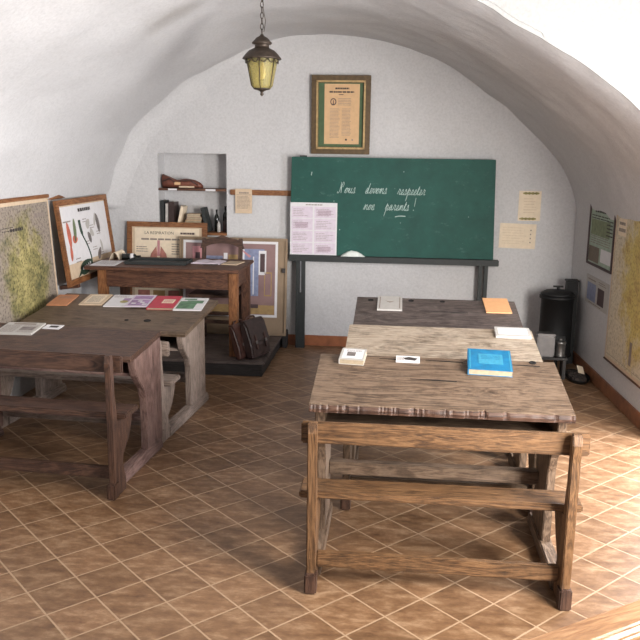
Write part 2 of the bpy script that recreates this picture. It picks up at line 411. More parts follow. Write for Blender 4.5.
# right wall of the bay, with its window opening
BA = math.atan2(1.25, 1.0)              # unseen window wall, turned to spread its daylight over back wall and floor
BM = T(1.30, 1.25, 0, 0, 0, BA); BL = 1.28; WL0, WL1, WZ0, WZ1 = 0.10, 1.18, 0.75, 2.25
mb = MB()
mb.box(0, WL0, -0.3, 0, 0, 3.3, 0, BM); mb.box(WL1, BL, -0.3, 0, 0, 3.3, 0, BM)
mb.box(WL0, WL1, -0.3, 0, 0, WZ0, 0, BM); mb.box(WL0, WL1, -0.3, 0, WZ1, 3.3, 0, BM)
e = BM @ Vector((BL, 0, 0))
DY0, DY1, DZ = 3.75, 4.90, 1.27           # glazed garden door
mb.box(e.x, e.x + 0.2, e.y, DY0, 0, 3.3); mb.box(e.x, e.x + 0.2, DY1, YJ + 0.1, 0, 3.3); mb.box(e.x, e.x + 0.2, DY0, DY1, DZ, 3.3); mb.box(1.57, e.x, YE + .25, YJ + .1, 1.3, 1.4); mb.box(1.30, 1.50, -1.0, 1.25, 0, 3.3)
struct(mb.build('wall_bay', 'plaster_dimmed'))
mb = MB(); mb.box(-1.4, 2.4, -1.0, YE + 0.25, 3.3, 3.4); struct(mb.build('ceiling_bay', 'plaster_dimmed'))
mb = MB()
for (a, b, c, d) in ((WL0, WL0 + .06, WZ0, WZ1), (WL1 - .06, WL1, WZ0, WZ1), (WL0, WL1, WZ0, WZ0 + .06), (WL0, WL1, WZ1 - .06, WZ1), ((WL0 + WL1) / 2 - .03, (WL0 + WL1) / 2 + .03, WZ0, WZ1)): mb.box(a, b, -.16, -.12, c, d, 0, BM)
struct(mb.build('window_1', 'paper'))
mb = MB()
for (a, b, c, d) in ((DY0, DY0 + .06, 0, DZ), (DY1 - .06, DY1, 0, DZ), (DY0, DY1, DZ - .06, DZ), (DY0, DY1, 0, .06)): mb.box(e.x + .06, e.x + .1, a, b, c, d)
struct(mb.build('door_1', 'paper'))
# skirting
mb = MB()
mb.box(-1.0, xr(YB), YB - 0.012, YB + 0.01, 0, 0.095); struct(mb.build('baseboard_back', 'skirt', bevel=0.003))
mb = MB()
mb.prism([(xr(YB) + .01, YB - .012), (xr(YB) - 0.014, YB - .012), (xr(YJ) - 0.014, YJ), (xr(YJ) + .01, YJ)], 'z', 0, 0.10)
struct(mb.build('baseboard_right', 'skirt_dark', bevel=0.003))
# dado rails carrying pictures
mb = MB(); mb.box(-1.49, -0.90, YB - 0.022, YB, 1.345, 1.392)
tag(mb.build('picture_rail', 'honey_x', bevel=0.004), 'orange-brown wooden hanging rail on the back wall beside the green board', 'rail')
mb = MB(); mb.box(XL, XL + 0.022, 3.9, 6.39, 1.345, 1.40)
tag(mb.build('picture_rail', 'honey_y', bevel=0.004), 'orange-brown wooden hanging rail along the left wall above the map', 'rail')

# ------------------------------------------------------------------ school desks
def school_desk(label, loc, rz, top, body, bench, P, group='wooden school desks with attached benches'):
    """P: half width, x shift, table front/back y, z, seat z, back z, runner length"""
    W = P['W']; th = P.get('th', 0.036); tx = P.get('top_over', 0.02)
    YN, YF, ZN, ZF = P['YN'], P['YF'], P['ZN'], P['ZF']; sl = (ZF - ZN) / (YF - YN)
    PB, PF = P['PB'], P['PF']; zb = P['zb']; zs = P['zs']; RL = P['RL']
    def zt(y): return ZN + (y - YN) * sl
    r = thing('school_desk', label, 'desk', loc, rz, group)
    rnd = random.Random(hash(label) % 1000 if False else len(label) * 7 + int(loc[1] * 100))
    # slanted top with a gnawed near edge
    N = 150; vsT = []; t0 = 0.03
    X0, X1 = -W - tx + P.get('dx0', 0), W + tx
    gn = [0.0] * (N + 1)
    for q in range(N + 1): gn[q] = 0.0022 * (noise.noise(Vector((q * 0.21, loc[1] * 3, 0))) + 0.6)
    for q in range(int(P.get('gnaw', 0) * 4000)):
        c = rnd.randint(1, N - 2); dd = P['gnaw'] * rnd.uniform(0.35, 1.0)
        gn[c] += dd; gn[c + 1] += dd * rnd.uniform(0.1, 0.6)
    for k in range(N + 1):
        x = X0 + (X1 - X0) * k / N; g = gn[k]
        g2 = min(g, .003); ring = [(YN + g2, zt(YN) - t0), (YN + g2 - 0.003 + g * .5, zt(YN) - t0 * 0.5), (YN + g + 0.005, zt(YN + g + .005) - 0.002), (YN + g * 1.3 + 0.014, zt(YN + g * 1.3 + 0.014)), (YN + .06, zt(YN + .06)),
                (YF - 0.006, zt(YF - 0.006)), (YF, zt(YF) - 0.006), (YF, zt(YF) - t0)]
        for a, b in ring: vsT.append((x, a, b))
    n = 8; fT = [tuple(range(n))[::-1], tuple(range(N * n, N * n + n))]
    for k in range(N):
        for j in range(n): fT.append((k * n + j, k * n + (j + 1) % n, (k + 1) * n + (j + 1) % n, (k + 1) * n + j))
    mt = MB().add(vsT, fT)
    for k in range(N):
        for j in (0, 1): mt.m[2 + k * n + j] = 1
    mt.build('desk_top', [top + '_x', P.get('edge', top) + '_x'], r)
    for (hx, hy, hr) in P.get('holes', []):
        MB().lathe([(hr, 0), (hr, 0.003), (hr * 0.86, 0.0035), (hr * 0.8, 0.0006), (0.001, 0.0006)], 20, 0, T(hx, hy, zt(hy), math.atan(sl))).build('inkwell', 'hole', r)
    # a crack along the top
    for (cx, cy, cl) in P.get('cracks', []):
        MB().prism([(cx, cy), (cx + cl * .3, cy - .004), (cx + cl, cy - 0.012), (cx + cl * .55, cy + 0.001)], 'z', -0.002, 0.0016, 0, T(0, 0, zt(cy), 0)).build('crack', 'hole', r)
    for s in (-1, 1):
        xa, xb = (s * W, s * (W - th)) if s > 0 else (s * W + P.get('dx0', 0), s * (W - th) + P.get('dx0', 0))
        xa, xb = min(xa, xb), max(xa, xb)
        # table side: wide below the top, cut away for the knees
        zl = 0.055
        fr = [(PF + 0.16, zl), (PF + 0.155, ZN * 0.42), (PF + 0.15, ZN * 0.56), (PF + 0.125, ZN * 0.66), (PF + 0.07, ZN * 0.74), (PF + 0.03, ZN * 0.81), (PF + 0.012, ZN * 0.88), (PF, zt(PF) - t0)]
        pts = fr + [(PB, zt(PB) - t0), (PB, zl)]
        MB().prism(pts, 'x', xa, xb).build('side_panel', body + '_z', r, 0.004)
        # bench end: slim upright, bracket under the seat, broad foot
        lean = 0.0
        bp = [(0.0, 0.0), (0.0, 0.05), (0.006, 0.10), (0.0, 0.2), (0.0, zs), (0.0, zb - 0.10), (-0.008, zb - 0.03), (0.002, zb + 0.008), (0.034, zb + 0.01), (0.044, zb - 0.03), (0.044, zs + 0.12), (0.062, zs + 0.02),
              (0.062, zs - 0.03), (P['SD'] + 0.09, zs - 0.03), (P['SD'] + 0.075, zs - 0.09), (P['SD'] + 0.03, zs - 0.17), (0.125, zs - 0.23), (0.118, 0.15), (0.15, 0.06), (0.15, 0.0)]
        bs = P.get('bx', 0.0) if s > 0 else 0.0; be = P.get('be', th)
        ba, bb_ = (xb - be + bs, xb + bs) if s > 0 else (xa, xa + be)
        MB().prism(bp, 'x', ba, bb_).build('bench_end', bench + '_z', r, 0.004)
        MB().box(ba - .006, bb_ + .006, -.014, .05, 0, .085).build('foot_block', P.get('foot', bench) + '_z', r, .006)
        xm = (xa + xb) / 2
        MB().prism([(0.135, 0), (RL, 0), (RL, 0.035), (RL - 0.03, 0.068), (0.135, 0.068)], 'x', xm - 0.028, xm + 0.028).build('runner', body + '_y', r, 0.005)
    d0 = P.get('dx0', 0)
    MB().box(-W - 0.03 + d0, W + 0.04 + P.get('bx', 0), 0.045, 0.068, zb - 0.088, zb).build('backrest', bench + '_x', r, 0.006)
    MB().box(-W - 0.04 + d0, W + 0.04 + P.get('bx', 0), 0.075, 0.075 + P['SD'], zs - 0.03, zs).build('bench_seat', bench + '_x', r, 0.006)
    MB().box(-W + th + d0, W - P.get('be', th) + P.get('bx', 0), 0.05, 0.085, 0.088, 0.15).build('stretcher', bench + '_x', r, 0.005)
    MB().box(-W + th + d0, W - th, PF + 0.05, PB - 0.02, ZN - 0.135, ZN - 0.118).build('book_shelf', body + '_x', r, 0.002)
    MB().box(-W + th + d0, W - th, PB - 0.05, PB - 0.03, ZN - 0.14, zt(PB - 0.05) - t0).build('back_board', body + '_x', r, 0.002)
    MB().box(-W + th + d0, W - th, PB - 0.10, PB - 0.045, P.get('zfoot', 0.24), P.get('zfoot', 0.24) + 0.06).build('foot_rest', body + '_x', r, 0.004)
    Mr = Matrix.Translation(loc) @ Matrix.Rotation(rz, 4, 'Z')
    def on_top(x, y, ang=0.0, lift=0.0):
        return Mr @ Matrix.Translation((x, y, zt(y))) @ Matrix.Rotation(math.atan(sl), 4, 'X') @ Matrix.Translation((0, 0, lift + 0.0006)) @ Matrix.Rotation(ang, 4, 'Z')
    return r, on_top

PR1 = dict(W=0.513, YN=.225, YF=.735, ZN=.711, ZF=.803, PF=.27, PB=.70, zb=.70, zs=.40, RL=.76, SD=.145, gnaw=.008, holes=[(.434, .715, .016)], zfoot=.26, edge='dark', foot='dark', cracks=[(-.12, .50, .20), (-.26, .70, .13), (-.05, .698, .17), (.34, .685, .12)])
PR2 = dict(PR1, W=0.52, dx0=.09, gnaw=.003, YN=.20, YF=.69, ZN=.705, ZF=.79, PB=.66, holes=[(.45, .62, .012)], cracks=[])
PR3 = dict(PR1, W=0.54, dx0=.11, gnaw=.003, YN=.235, YF=.72, PB=.69, holes=[(-.36, .66, .018), (-.10, .67, .018), (.10, .67, .016)], cracks=[(-.05, .5, .3)])
_, on_r1 = school_desk('weathered brown desk with a gnawed front edge and a blue book on it', (.195, 2.925, 0), 0, 'old', 'old', 'bench', PR1)
_, on_r2 = school_desk('pale bleached desk between the gnawed front desk and the dark grey one', (.2, 3.715, 0), 0, 'pale', 'umber', 'umber', PR2)
_, on_r3 = school_desk('dark grey-brown desk right in front of the green board', (.2, 4.505, 0), 0, 'grey', 'grey', 'umber', PR3)
PL1 = dict(W=0.53, YN=.33, YF=.785, ZN=.655, ZF=.70, PF=.38, PB=.775, zb=.735, zs=.43, RL=.76, bx=.035, be=.03, SD=.17, gnaw=0, top_over=.0, zfoot=.18, th=.04)
PL2 = dict(W=0.535, YN=.40, YF=1.13, ZN=.598, ZF=.682, PF=.40, PB=.87, zb=.62, zs=.37, RL=.92, SD=.17, gnaw=.0, top_over=.02, zfoot=.16, th=.04, dx0=-.04,
           holes=[(.09, .585, .014), (.23, .595, .024)])
_, on_l1 = school_desk('dark reddish-brown desk at the left edge, folded newspaper on it', (-1.93, 3.715, 0), math.radians(-4), 'dark', 'mauve', 'dark', PL1)
_, on_l2 = school_desk('umber desk with grey side boards under a row of magazines', (-1.895, 4.51, 0), math.radians(-4), 'umber', 'stone', 'stone', PL2)

# ------------------------------------------------------------------ books and papers on the desks
BOOKS = 'books and papers lying on the desks'
def book(name, label, cat, mat, w, h, t, cover, deco=None, extra=()):
    r = thing(name, label, cat, mat=mat)
    MB().box(-w / 2 + .003, w / 2 - .002, -h / 2 + .003, h / 2 - .003, .0015, t - .0015).build('pages', 'pages', r)
    mb = MB(); e = min(.0018, t * .2)
    mb.box(-w / 2, w / 2, -h / 2, h / 2, 0, e); mb.box(-w / 2, w / 2, -h / 2, h / 2, t - e, t); mb.box(-w / 2 - e, -w / 2 + e, -h / 2, h / 2, 0, t)
    if deco: deco(mb, w, h, t + 0.0006)
    mb.build('cover', [cover] + list(extra), r)
    return r
def sheet(name, label, cat, mat, w, h, t, mats, deco=None, curl=0.0):
    mb = MB(); n = 8; vs = []
    for k in range(n + 1):
        y = -h / 2 + h * k / n; z = curl * (abs(k / n - 0.5) * 2) ** 3
        vs += [(-w / 2, y, z), (w / 2, y, z), (w / 2, y, z + t), (-w / 2, y, z + t)]
    fs = [(0, 1, 2, 3), (4 * n + 3, 4 * n + 2, 4 * n + 1, 4 * n)]
    for k in range(n):
        for j in range(4): fs.append((4 * k + j, 4 * k + 4 + j, 4 * k + 4 + (j + 1) % 4, 4 * k + (j + 1) % 4))
    mb.add(vs, fs)
    if deco: deco(mb, w, h, t + 0.0006)
    o = mb.build(name, mats); o.location = mat.translation; o.rotation_euler = mat.to_euler()
    return tag(o, label, cat)
FL90 = Matrix.Rotation(-PI / 2, 4, 'X')         # XZ print -> lying face up
def fl(z): return Matrix.Translation((0, 0, z)) @ Matrix(((1, 0, 0, 0), (0, 0, 1, 0), (0, -1, 0, 0), (0, 0, 0, 1)))
def fr(mb, x0, x1, y0, y1, z, mi): mb.add([(x0, y0, z), (x1, y0, z), (x1, y1, z), (x0, y1, z)], [(0, 1, 2, 3)], mi)
def frt(mb, s, size, x, y, z, mi, sx=1.0):
    vs, fs = text_geo(s, size); 
    if vs:
        w = max(v[0] for v in vs) * sx
        mb.add([(v[0] * sx + x - w / 2, v[2] + y, z) for v in vs], fs, mi)
def lines_flat(mb, x0, x1, y0, y1, n, z, mi, th=.4):
    st = (y1 - y0) / n
    for k in range(n):
        y = y1 - (k + .5) * st; x = x0
        while x < x1:
            w = min(x1 - x, (x1 - x0) * random.uniform(.08, .25)); fr(mb, x, x + w * .85, y - st * th / 2, y + st * th / 2, z, mi); x += w

def d_blue(mb, w, h, z):
    fr(mb, -w * .26, w * .30, -h * .22, h * .26, z, 1); lines_flat(mb, -w * .2, w * .24, h * .0, h * .2, 3, z + .0004, 2, .35)
    for (a, b) in ((-w * .47, -w * .44), (w * .45, w * .48)): fr(mb, a, b, -h * .46, h * .46, z, 1)
book('book', 'thick bright blue book on the gnawed front desk', 'book', on_r1(.236, .672, -.06), .192, .225, .028, 'blue', d_blue, ['blue_label', 'blue'])
def d_small(mb, w, h, z):
    fr(mb, -w * .42, w * .42, -h * .4, h * .4, z, 1); fr(mb, -w * .25, w * .1, -h * .2, h * .15, z + .0004, 2); lines_flat(mb, -w * .3, w * .35, h * .18, h * .36, 2, z + .0004, 2)
book('book', 'small pale illustrated book at the far left of the gnawed desk', 'book', on_r1(-.380, .682, -.08), .112, .125, .026, 'paper_grey', d_small, ['paper', 'grey_print'])
def d_card(mb, w, h, z): mb.add([(-w * .1, -h * .2, z), (w * .3, -h * .3, z), (w * .42, h * .1, z), (w * .05, h * .32, z), (-w * .2, h * .1, z)], [(0, 1, 2, 3, 4)], 1); lines_flat(mb, -w * .45, -w * .15, -h * .3, h * .3, 3, z, 2)
sheet('card', 'small white card with a black blot on the gnawed front desk', 'card', on_r1(-.13, .695, -.02), .108, .062, .006, ['paper', 'ink', 'ink_soft'], d_card)
def d_slate(mb, w, h, z): fr(mb, -w * .42, w * .42, -h * .38, h * .38, z, 1)
sheet('notebook', 'closed white notebook at the right end of the pale desk', 'notebook', on_r2(.432, .62, -.02), .185, .125, .016, ['paper_grey', 'paper'], d_slate)
def d_grey(mb, w, h, z):
    mb.add([(-.02, .02, z), (.0, -.0, z), (.02, .02, z), (.03, .035, z), (0, .02, z), (-.03, .035, z)], [(0, 1, 4, 5), (1, 2, 3, 4)], 1)
    for a in (-.42, .38): fr(mb, w * a, w * (a + .04), -h * .42, h * .42, z, 1)
sheet('notebook', 'grey-beige notebook on the dark grey desk, under the board', 'notebook', on_r3(-.236, .60, 0), .157, .235, .010, ['paper_grey', 'ink_soft'], d_grey)
sheet('booklet', 'plain apricot booklet at the right end of the dark grey desk', 'booklet', on_r3(.440, .625, .02), .158, .25, .006, ['paper_orange'])
def d_rust(mb, w, h, z): lines_flat(mb, -w * .3, w * .3, h * .1, h * .35, 3, z, 1)
sheet('booklet', 'rust-brown booklet, first in the row of magazines from the left', 'booklet', on_l2(-.535, .94, .10), .145, .25, .008, ['paper_rust', 'ink_soft'], d_rust)
def d_beige(mb, w, h, z): fr(mb, -w * .36, w * .36, -h * .38, h * .38, z, 1); lines_flat(mb, -w * .28, w * .28, -h * .3, h * .3, 8, z + .0004, 2)
sheet('booklet', 'beige booklet beside the rust-brown one on the umber desk', 'booklet', on_l2(-.305, .985, .10), .165, .25, .008, ['paper_beige', 'paper_cream', 'ink_soft'], d_beige)
def d_white(mb, w, h, z):
    fr(mb, w * .0, w * .45, -h * .1, h * .2, z, 1); mb.add([(.03 * math.cos(a * .5) + .02, .03 * math.sin(a * .5) - .03, z + .0004) for a in range(12)], [tuple(range(12))], 2)
    lines_flat(mb, -w * .44, w * .1, h * .25, h * .44, 2, z, 3)
sheet('magazine', 'white magazine with a small olive picture, left of the lilac one', 'magazine', on_l2(-.105, .985, .10), .195, .275, .007, ['paper', 'mauve_print', 'olive_print', 'ink_soft'], d_white)
def d_lilac(mb, w, h, z):
    fr(mb, -w * .4, w * .42, -h * .42, h * .05, z, 1)
    for a, b in ((-.3, -.3), (.05, -.22), (.2, -.36), (-.1, -.1)): fr(mb, w * a, w * (a + .2), h * b, h * (b + .1), z + .0004, 2)
    fr(mb, -w * .4, w * .42, h * .12, h * .40, z, 3)
sheet('magazine', 'lilac magazine between the white one and the red book', 'magazine', on_l2(.035, .98, .10, .0085), .16, .28, .006, ['paper_lilac', 'mauve_print', 'paper', 'mauve_print'], d_lilac)
def d_red(mb, w, h, z): fr(mb, -w * .1, w * .36, -h * .12, h * .2, z, 1); lines_flat(mb, -w * .05, w * .3, -h * .08, h * .15, 3, z + .0004, 2)
book('book', 'red book with a white title panel between magazines on the umber desk', 'book', on_l2(.215, .975, .10), .185, .29, .015, 'red', d_red, ['paper_cream', 'red'])
def d_green(mb, w, h, z):
    fr(mb, -w * .47, w * .47, -h * .47, h * .47, z, 1); fr(mb, -w * .44, w * .2, -h * .42, h * .2, z + .0004, 2); fr(mb, -w * .2, w * .4, h * .02, h * .26, z + .0007, 2); fr(mb, -w * .35, w * .1, h * .3, h * .42, z + .0007, 3)
sheet('magazine', 'green and white magazine at the right corner of the umber desk', 'magazine', on_l2(.405, .98, .10), .195, .285, .008, ['paper', 'paper', 'green_print', 'green_print'], d_green)
def d_news(mb, w, h, z): lines_flat(mb, -w * .44, -w * .03, -h * .4, h * .25, 10, z, 1); lines_flat(mb, w * .03, w * .44, -h * .4, h * .25, 10, z, 1); fr(mb, -w * .3, w * .3, h * .3, h * .42, z, 1); fr(mb, w * .05, w * .4, -h * .2, h * .1, z + .0004, 2)
sheet('newspaper', 'folded grey newspaper on the dark reddish-brown desk', 'newspaper', on_l1(-.285, .675, .08), .225, .205, .010, ['paper_grey', 'ink_soft', 'grey_print'], d_news)
def d_wc(mb, w, h, z): fr(mb, -w * .2, w * .3, -h * .2, h * .25, z, 1)
sheet('card', 'small white printed card beside the folded newspaper', 'card', on_l1(-.115, .745, .02), .105, .075, .003, ['paper', 'ink'], d_wc)

# ------------------------------------------------------------------ green board on its stand
bb = thing('chalkboard', 'wide green chalkboard on black legs with a line of French handwriting', 'chalkboard', (-.06, 7.06, 0))
MB().prism([(-.885, .84), (.885, .84), (.862, 1.685), (-.872, 1.685)], 'y', -.012, .012).build('writing_surface', 'board', bb, .003)
MB().box(-.885, .93, -.055, .016, .787, .838).build('chalk_tray', 'slate_black', bb, .004)
for xx in (-.785, .805):
    mbl = MB().box(xx - .04, xx - .008, -.03, .02, 0, .787).box(xx + .008, xx + .04, -.03, .02, .30, .787).box(xx - .04, xx + .04, -.026, .016, 0, .5)
    lg = mbl.build('leg', 'slate_black', bb, .003)
    MB().lathe([(.008, 0), (.008, .004), (.001, .006)], 12, 0, T(xx - .005, -.031, .52, PI / 2)).build('bolt', 'steel', lg)
MB().box(-.80, -.74, -.012, .012, 1.685, 1.697).build('hook', 'slate_black', bb)
# handwriting
G = {'n': ([(0, 0), (.12, .85), (.2, 1), (.22, .5), (.2, 0), (.3, .6), (.48, 1), (.58, .8), (.56, .2), (.66, 0), (.8, .2)], .8),
     'o': ([(0, .1), (.3, .95), (.1, .8), (.04, .3), (.2, 0), (.42, .25), (.44, .75), (.3, .97), (.5, .85), (.7, .85)], .65),
     'u': ([(0, .1), (.18, 1), (.16, .3), (.28, 0), (.48, .35), (.56, 1), (.54, .2), (.66, 0), (.8, .2)], .78),
     's': ([(0, 0), (.25, 1.1), (.36, .6), (.34, .1), (.14, 0), (.4, .02), (.55, .2)], .55),
     'd': ([(0, .1), (.42, .9), (.2, .98), (.05, .5), (.14, 0), (.36, .2), (.52, 2.0), (.46, .3), (.58, 0), (.75, .2)], .75),
     'e': ([(0, .1), (.3, .5), (.34, .9), (.2, 1), (.08, .5), (.18, 0), (.38, .06), (.52, .25)], .52),
     'v': ([(0, .7), (.12, 1), (.2, .5), (.24, 0), (.42, .5), (.48, 1), (.66, .85)], .62),
     'r': ([(0, .1), (.2, 1.1), (.26, .9), (.42, .92), (.36, .3), (.46, 0), (.6, .2)], .6),
     'p': ([(0, .2), (.2, 1.3), (.16, -1.2), (.18, .4), (.36, 1), (.5, .7), (.44, .1), (.3, 0), (.55, .04), (.68, .2)], .68),
     'c': ([(0, .1), (.38, .85), (.2, 1), (.06, .5), (.16, 0), (.38, .06), (.5, .25)], .5),
     't': ([(0, .2), (.2, 1.7), (.14, .3), (.26, 0), (.42, .2)], .42),
     'a': ([(0, .2), (.42, .9), (.2, 1), (.05, .5), (.14, 0), (.38, .3), (.46, .95), (.44, .2), (.54, 0), (.7, .2)], .7)}
def word(mb, w, x, z, s, slant=.28, gap=.22):
    pts = []; cx = 0.0; marks = []
    for ch in w:
        if ch in G:
            g, adv = G[ch]; pts += [(cx + a + b * slant, b) for a, b in g]
            if ch == 't': marks.append([(cx + .02 + .3, 1.1), (cx + .42 + .3, 1.15)])
            cx += adv + gap * .25
    for P_ in [pts] + marks:
        c = catmull([(x + a * s, 0, z + b * s) for a, b in P_], 5)
        mb.tube([tuple(q) for q in c], s * .055, 5)
    return x + cx * s
S = .044; KY = -.0135
def ink_back(mb, k0):
    for q in range(k0, len(mb.v)): v = mb.v[q]; mb.v[q] = (v[0], v[1] + KY, v[2])
mb = MB(); x = -.445; zb_ = 1.385
cap = catmull([(-.5, 0, .3), (-.62, 0, 0), (-.3, 0, .1), (.05, 0, 1.2), (.2, 0, 2.1), (.12, 0, 1.2), (.1, 0, .0), (.2, 0, 1.0), (.5, 0, 2.0), (.68, 0, 2.05), (.66, 0, 1.5), (.4, 0, 1.15)], 6)
mb.tube([(x + p.x * S, 0, zb_ + p.z * S) for p in cap], S * .055, 5)
x = word(mb, 'ous', x + .032, zb_, S) + .085; x = word(mb, 'devons', x, zb_, S) + .09; word(mb, 'respecter', x, zb_ - .006, S)
ink_back(mb, 0); mb.build('chalk_writing', 'chalk', bb)
mb = MB(); x = -.245; zc = 1.245
x = word(mb, 'nos', x, zc, S) + .09; x = word(mb, 'parents', x, zc, S) + .04
mb.tube([(x + .02, 0, zc + .11), (x + .008, 0, zc + .035)], S * .06, 5); mb.tube([(x, 0, zc + .008), (x + .002, 0, zc)], S * .08, 5)
ink_back(mb, 0); mb.build('chalk_writing', 'chalk', bb)
mb = MB(); mb.tube([tuple(q) for q in catmull([(.03, KY, zc - .056), (.07, KY, zc - .048), (.12, KY, zc - .05)], 4)], S * .10, 5); mb.build('chalk_dash', 'chalk', bb)
mb = MB(); mb.tube([(-.70, KY, 1.53), (-.695, KY, 1.56)], .004, 5); mb.build('chalk_dash', 'chalk', bb)
# chalk cloth on the tray
mb = MB(); N = 14; vs = []
for i in range(N + 1):
    for j in range(7):
        u = i / N - .5; v = j / 6 - .5
        h = .05 * (1 - (2 * u) ** 2) * (1 - (2 * v) ** 2) + .010 * noise.noise(Vector((u * 6, v * 4, 1)))
        vs.append((u * .21, v * .06, max(h, .001)))
vs += [(p[0], p[1], 0) for p in vs]
K = (N + 1) * 7; fs = []
for i in range(N):
    for j in range(6):
        a = i * 7 + j; fs.append((a, a + 7, a + 8, a + 1)); fs.append((K + a, K + a + 1, K + a + 8, K + a + 7))
mb.add(vs, fs, 0, None, True)
tag(mb.build('chalk_cloth', 'cloth', loc=(-.385, 7.035, .8385)), 'crumpled white cloth lying on the chalk tray of the green board', 'cloth')
# printed sheet pinned on the board
mb = MB(); w, h = .41, .455
mb.box(-w / 2, w / 2, 0, .002, 0, h, 0)
text_lines(mb, -.07, .08, h - .026, h - .012, 1, 3, -.0007, .6, .05)
for c in range(2):
    for k in range(4):
        x0 = -w / 2 + .012 + c * .2; x1 = x0 + .185; z1 = h - .035 - k * .105; z0 = z1 - .097
        mb.rect(x0, x1, z0, z1, 1, None, -.0006); mb.rect(x0 + .03, x1 - .04, z0 + .02, z1 - .03, 2 if (c + k) % 3 == 1 else 1, None, -.0010)
        text_lines(mb, x0 + .015, x1 - .015, z0 + .012, z1 - .015, 5, 3, -.0014, .22, .5)
o = mb.build('printed_sheet', ['paper', 'paper_lilac', 'mauve_faint', 'ink_soft']); o.location = (-.735, 7.0445, .842); o.rotation_euler = (-.0, 0, 0)
tag(o, 'large white sheet of lilac panels standing on the chalk tray', 'poster')

# ------------------------------------------------------------------ framed things on the back wall
def framed(name, label, cat, w, h, fw, depth, frame_mats, loc, rot, deco, mats, moulding=True):
    """stands with its bottom edge centre at loc; front faces -Y"""
    r = thing(name, label, cat); r.location = loc; r.rotation_euler = rot
    mb = MB()
    for (a, b, c, d) in ((-w / 2, w / 2, h - fw, h), (-w / 2, w / 2, 0, fw), (-w / 2, -w / 2 + fw, fw, h - fw), (w / 2 - fw, w / 2, fw, h - fw)): mb.box(a, b, -depth, 0, c, d)
    if moulding:
        i = fw * .72
        for (a, b, c, d) in ((-w / 2 + i, w / 2 - i, h - fw - .006, h - i), (-w / 2 + i, w / 2 - i, i, fw + .006), (-w / 2 + i, -w / 2 + fw + .006, i, h - i), (w / 2 - fw - .006, w / 2 - i, i, h - i)):
            mb.box(a, b, -depth - .006, -.004, c, d, 1)
    mb.build('frame', frame_mats, r, .003)
    mb = MB(); mb.box(-w / 2 + fw * .5, w / 2 - fw * .5, -depth * .4, -.002, fw * .5, h - fw * .5)
    y = -depth * .4 - .0008; k0 = len(mb.v); deco(mb, w, h)
    for q in range(k0, len(mb.v)): v = mb.v[q]; mb.v[q] = (v[0], v[1] + y, v[2])
    mb.build('print', mats, r)
    return r
def d_cert(mb, w, h):
    X0, X1, Z0, Z1 = -.142, .158, .085, .585
    mb.rect(X0, X1, Z0, Z1, 1)
    text_lines(mb, -.05, .07, Z1 - .048, Z1 - .028, 1, 2, -.0006, .7, .02); text_lines(mb, -.10, .115, Z1 - .076, Z1 - .058, 1, 2, -.0006, .7, .02)
    mb.rect(-.02, .02, Z1 - .092, Z1 - .086, 2, None, -.0006)
    c = [(-.066 + .026 * math.cos(a * PI / 9), Z1 - .148 + .030 * math.sin(a * PI / 9)) for a in range(18)]; mb.flat(c, 3, T(0, -.0006, 0))
    c = [(-.066 + .018 * math.cos(a * PI / 9), Z1 - .148 + .021 * math.sin(a * PI / 9)) for a in range(18)]; mb.flat(c, 1, T(0, -.0010, 0))
    mb.rect(-.070, -.062, Z1 - .170, Z1 - .135, 3, None, -.0014)
    text_lines(mb, -.025, .09, Z1 - .18, Z1 - .115, 5, 4, -.0006, .3, .05)
    text_lines(mb, -.095, -.008, Z0 + .05, Z1 - .2, 22, 4, -.0006, .3, .15); text_lines(mb, .008, .09, Z0 + .07, Z1 - .2, 20, 4, -.0006, .3, .15)
    mb.rect(.04, .055, Z0 + .03, Z0 + .045, 2, None, -.0006); mb.rect(.095, .108, Z0 + .03, Z0 + .042, 4, None, -.0006)
framed('framed_certificate', 'framed printed declaration on a green mount hanging above the board', 'picture', .505, .655, .055, .035, ['gilt', 'gilt_light'], (-.52, 7.147, 1.713), (.035, 0, 0), d_cert,
       ['mat_green', 'paper_tan', 'ink', 'pict_dark', 'ink_soft'])
# sheet on the rail
mb = MB(); mb.box(-.075, .075, 0, .0025, 0, .215)
text_lines(mb, -.04, .05, .170, .190, 1, 1, -.0006, .7, .05); mb.rect(-.065, .065, .162, .165, 1, None, -.0006); text_lines(mb, -.06, .06, .04, .155, 10, 1, -.0006, .4, .2)
o = mb.build('notice', ['paper_beige', 'ink_soft']); o.location = (-1.368, YB - .0242, 1.185); tag(o, 'beige printed notice hanging from the rail next to the niche', 'notice')
# two sheets right of the board
def scroll(mb, x0, x1, z, mi):
    n = 9
    for k in range(n):
        x = x0 + (x1 - x0) * (k + .5) / n; r = .008 + .004 * (k % 2)
        mb.flat([(x + r * 1.2 * math.cos(a * PI / 4), z + r * math.sin(a * PI / 4)) for a in range(8)], mi, T(0, -.0008, 0))
mb = MB(); mb.box(-.094, .094, 0, .0025, 0, .255); scroll(mb, -.06, .075, .235, 1); scroll(mb, -.08, .06, .018, 1); text_lines(mb, -.05, .06, .06, .2, 6, 2, -.0007, .18, .4)
o = mb.build('notice', ['paper_cream', 'olive_print', 'paper_beige']); o.location = (1.118, YB - .0022, 1.172); tag(o, 'cream sheet with olive ornament at head and foot, right of the board', 'notice')
mb = MB(); mb.box(-.155, .155, 0, .0025, 0, .215)
for k in range(4): mb.rect(.105, .115, .05 + .035 * k, .062 + .035 * k, 1, None, -.0007)
text_lines(mb, -.13, .08, .03, .19, 7, 2, -.0007, .12, .3)
o = mb.build('notice', ['paper_cream', 'ink_soft', 'paper_beige']); o.location = (1.03, YB - .0022, .932); o.rotation_euler = (0, .02, 0); tag(o, 'wide cream sheet with a column of small marks, just right of the board', 'notice')

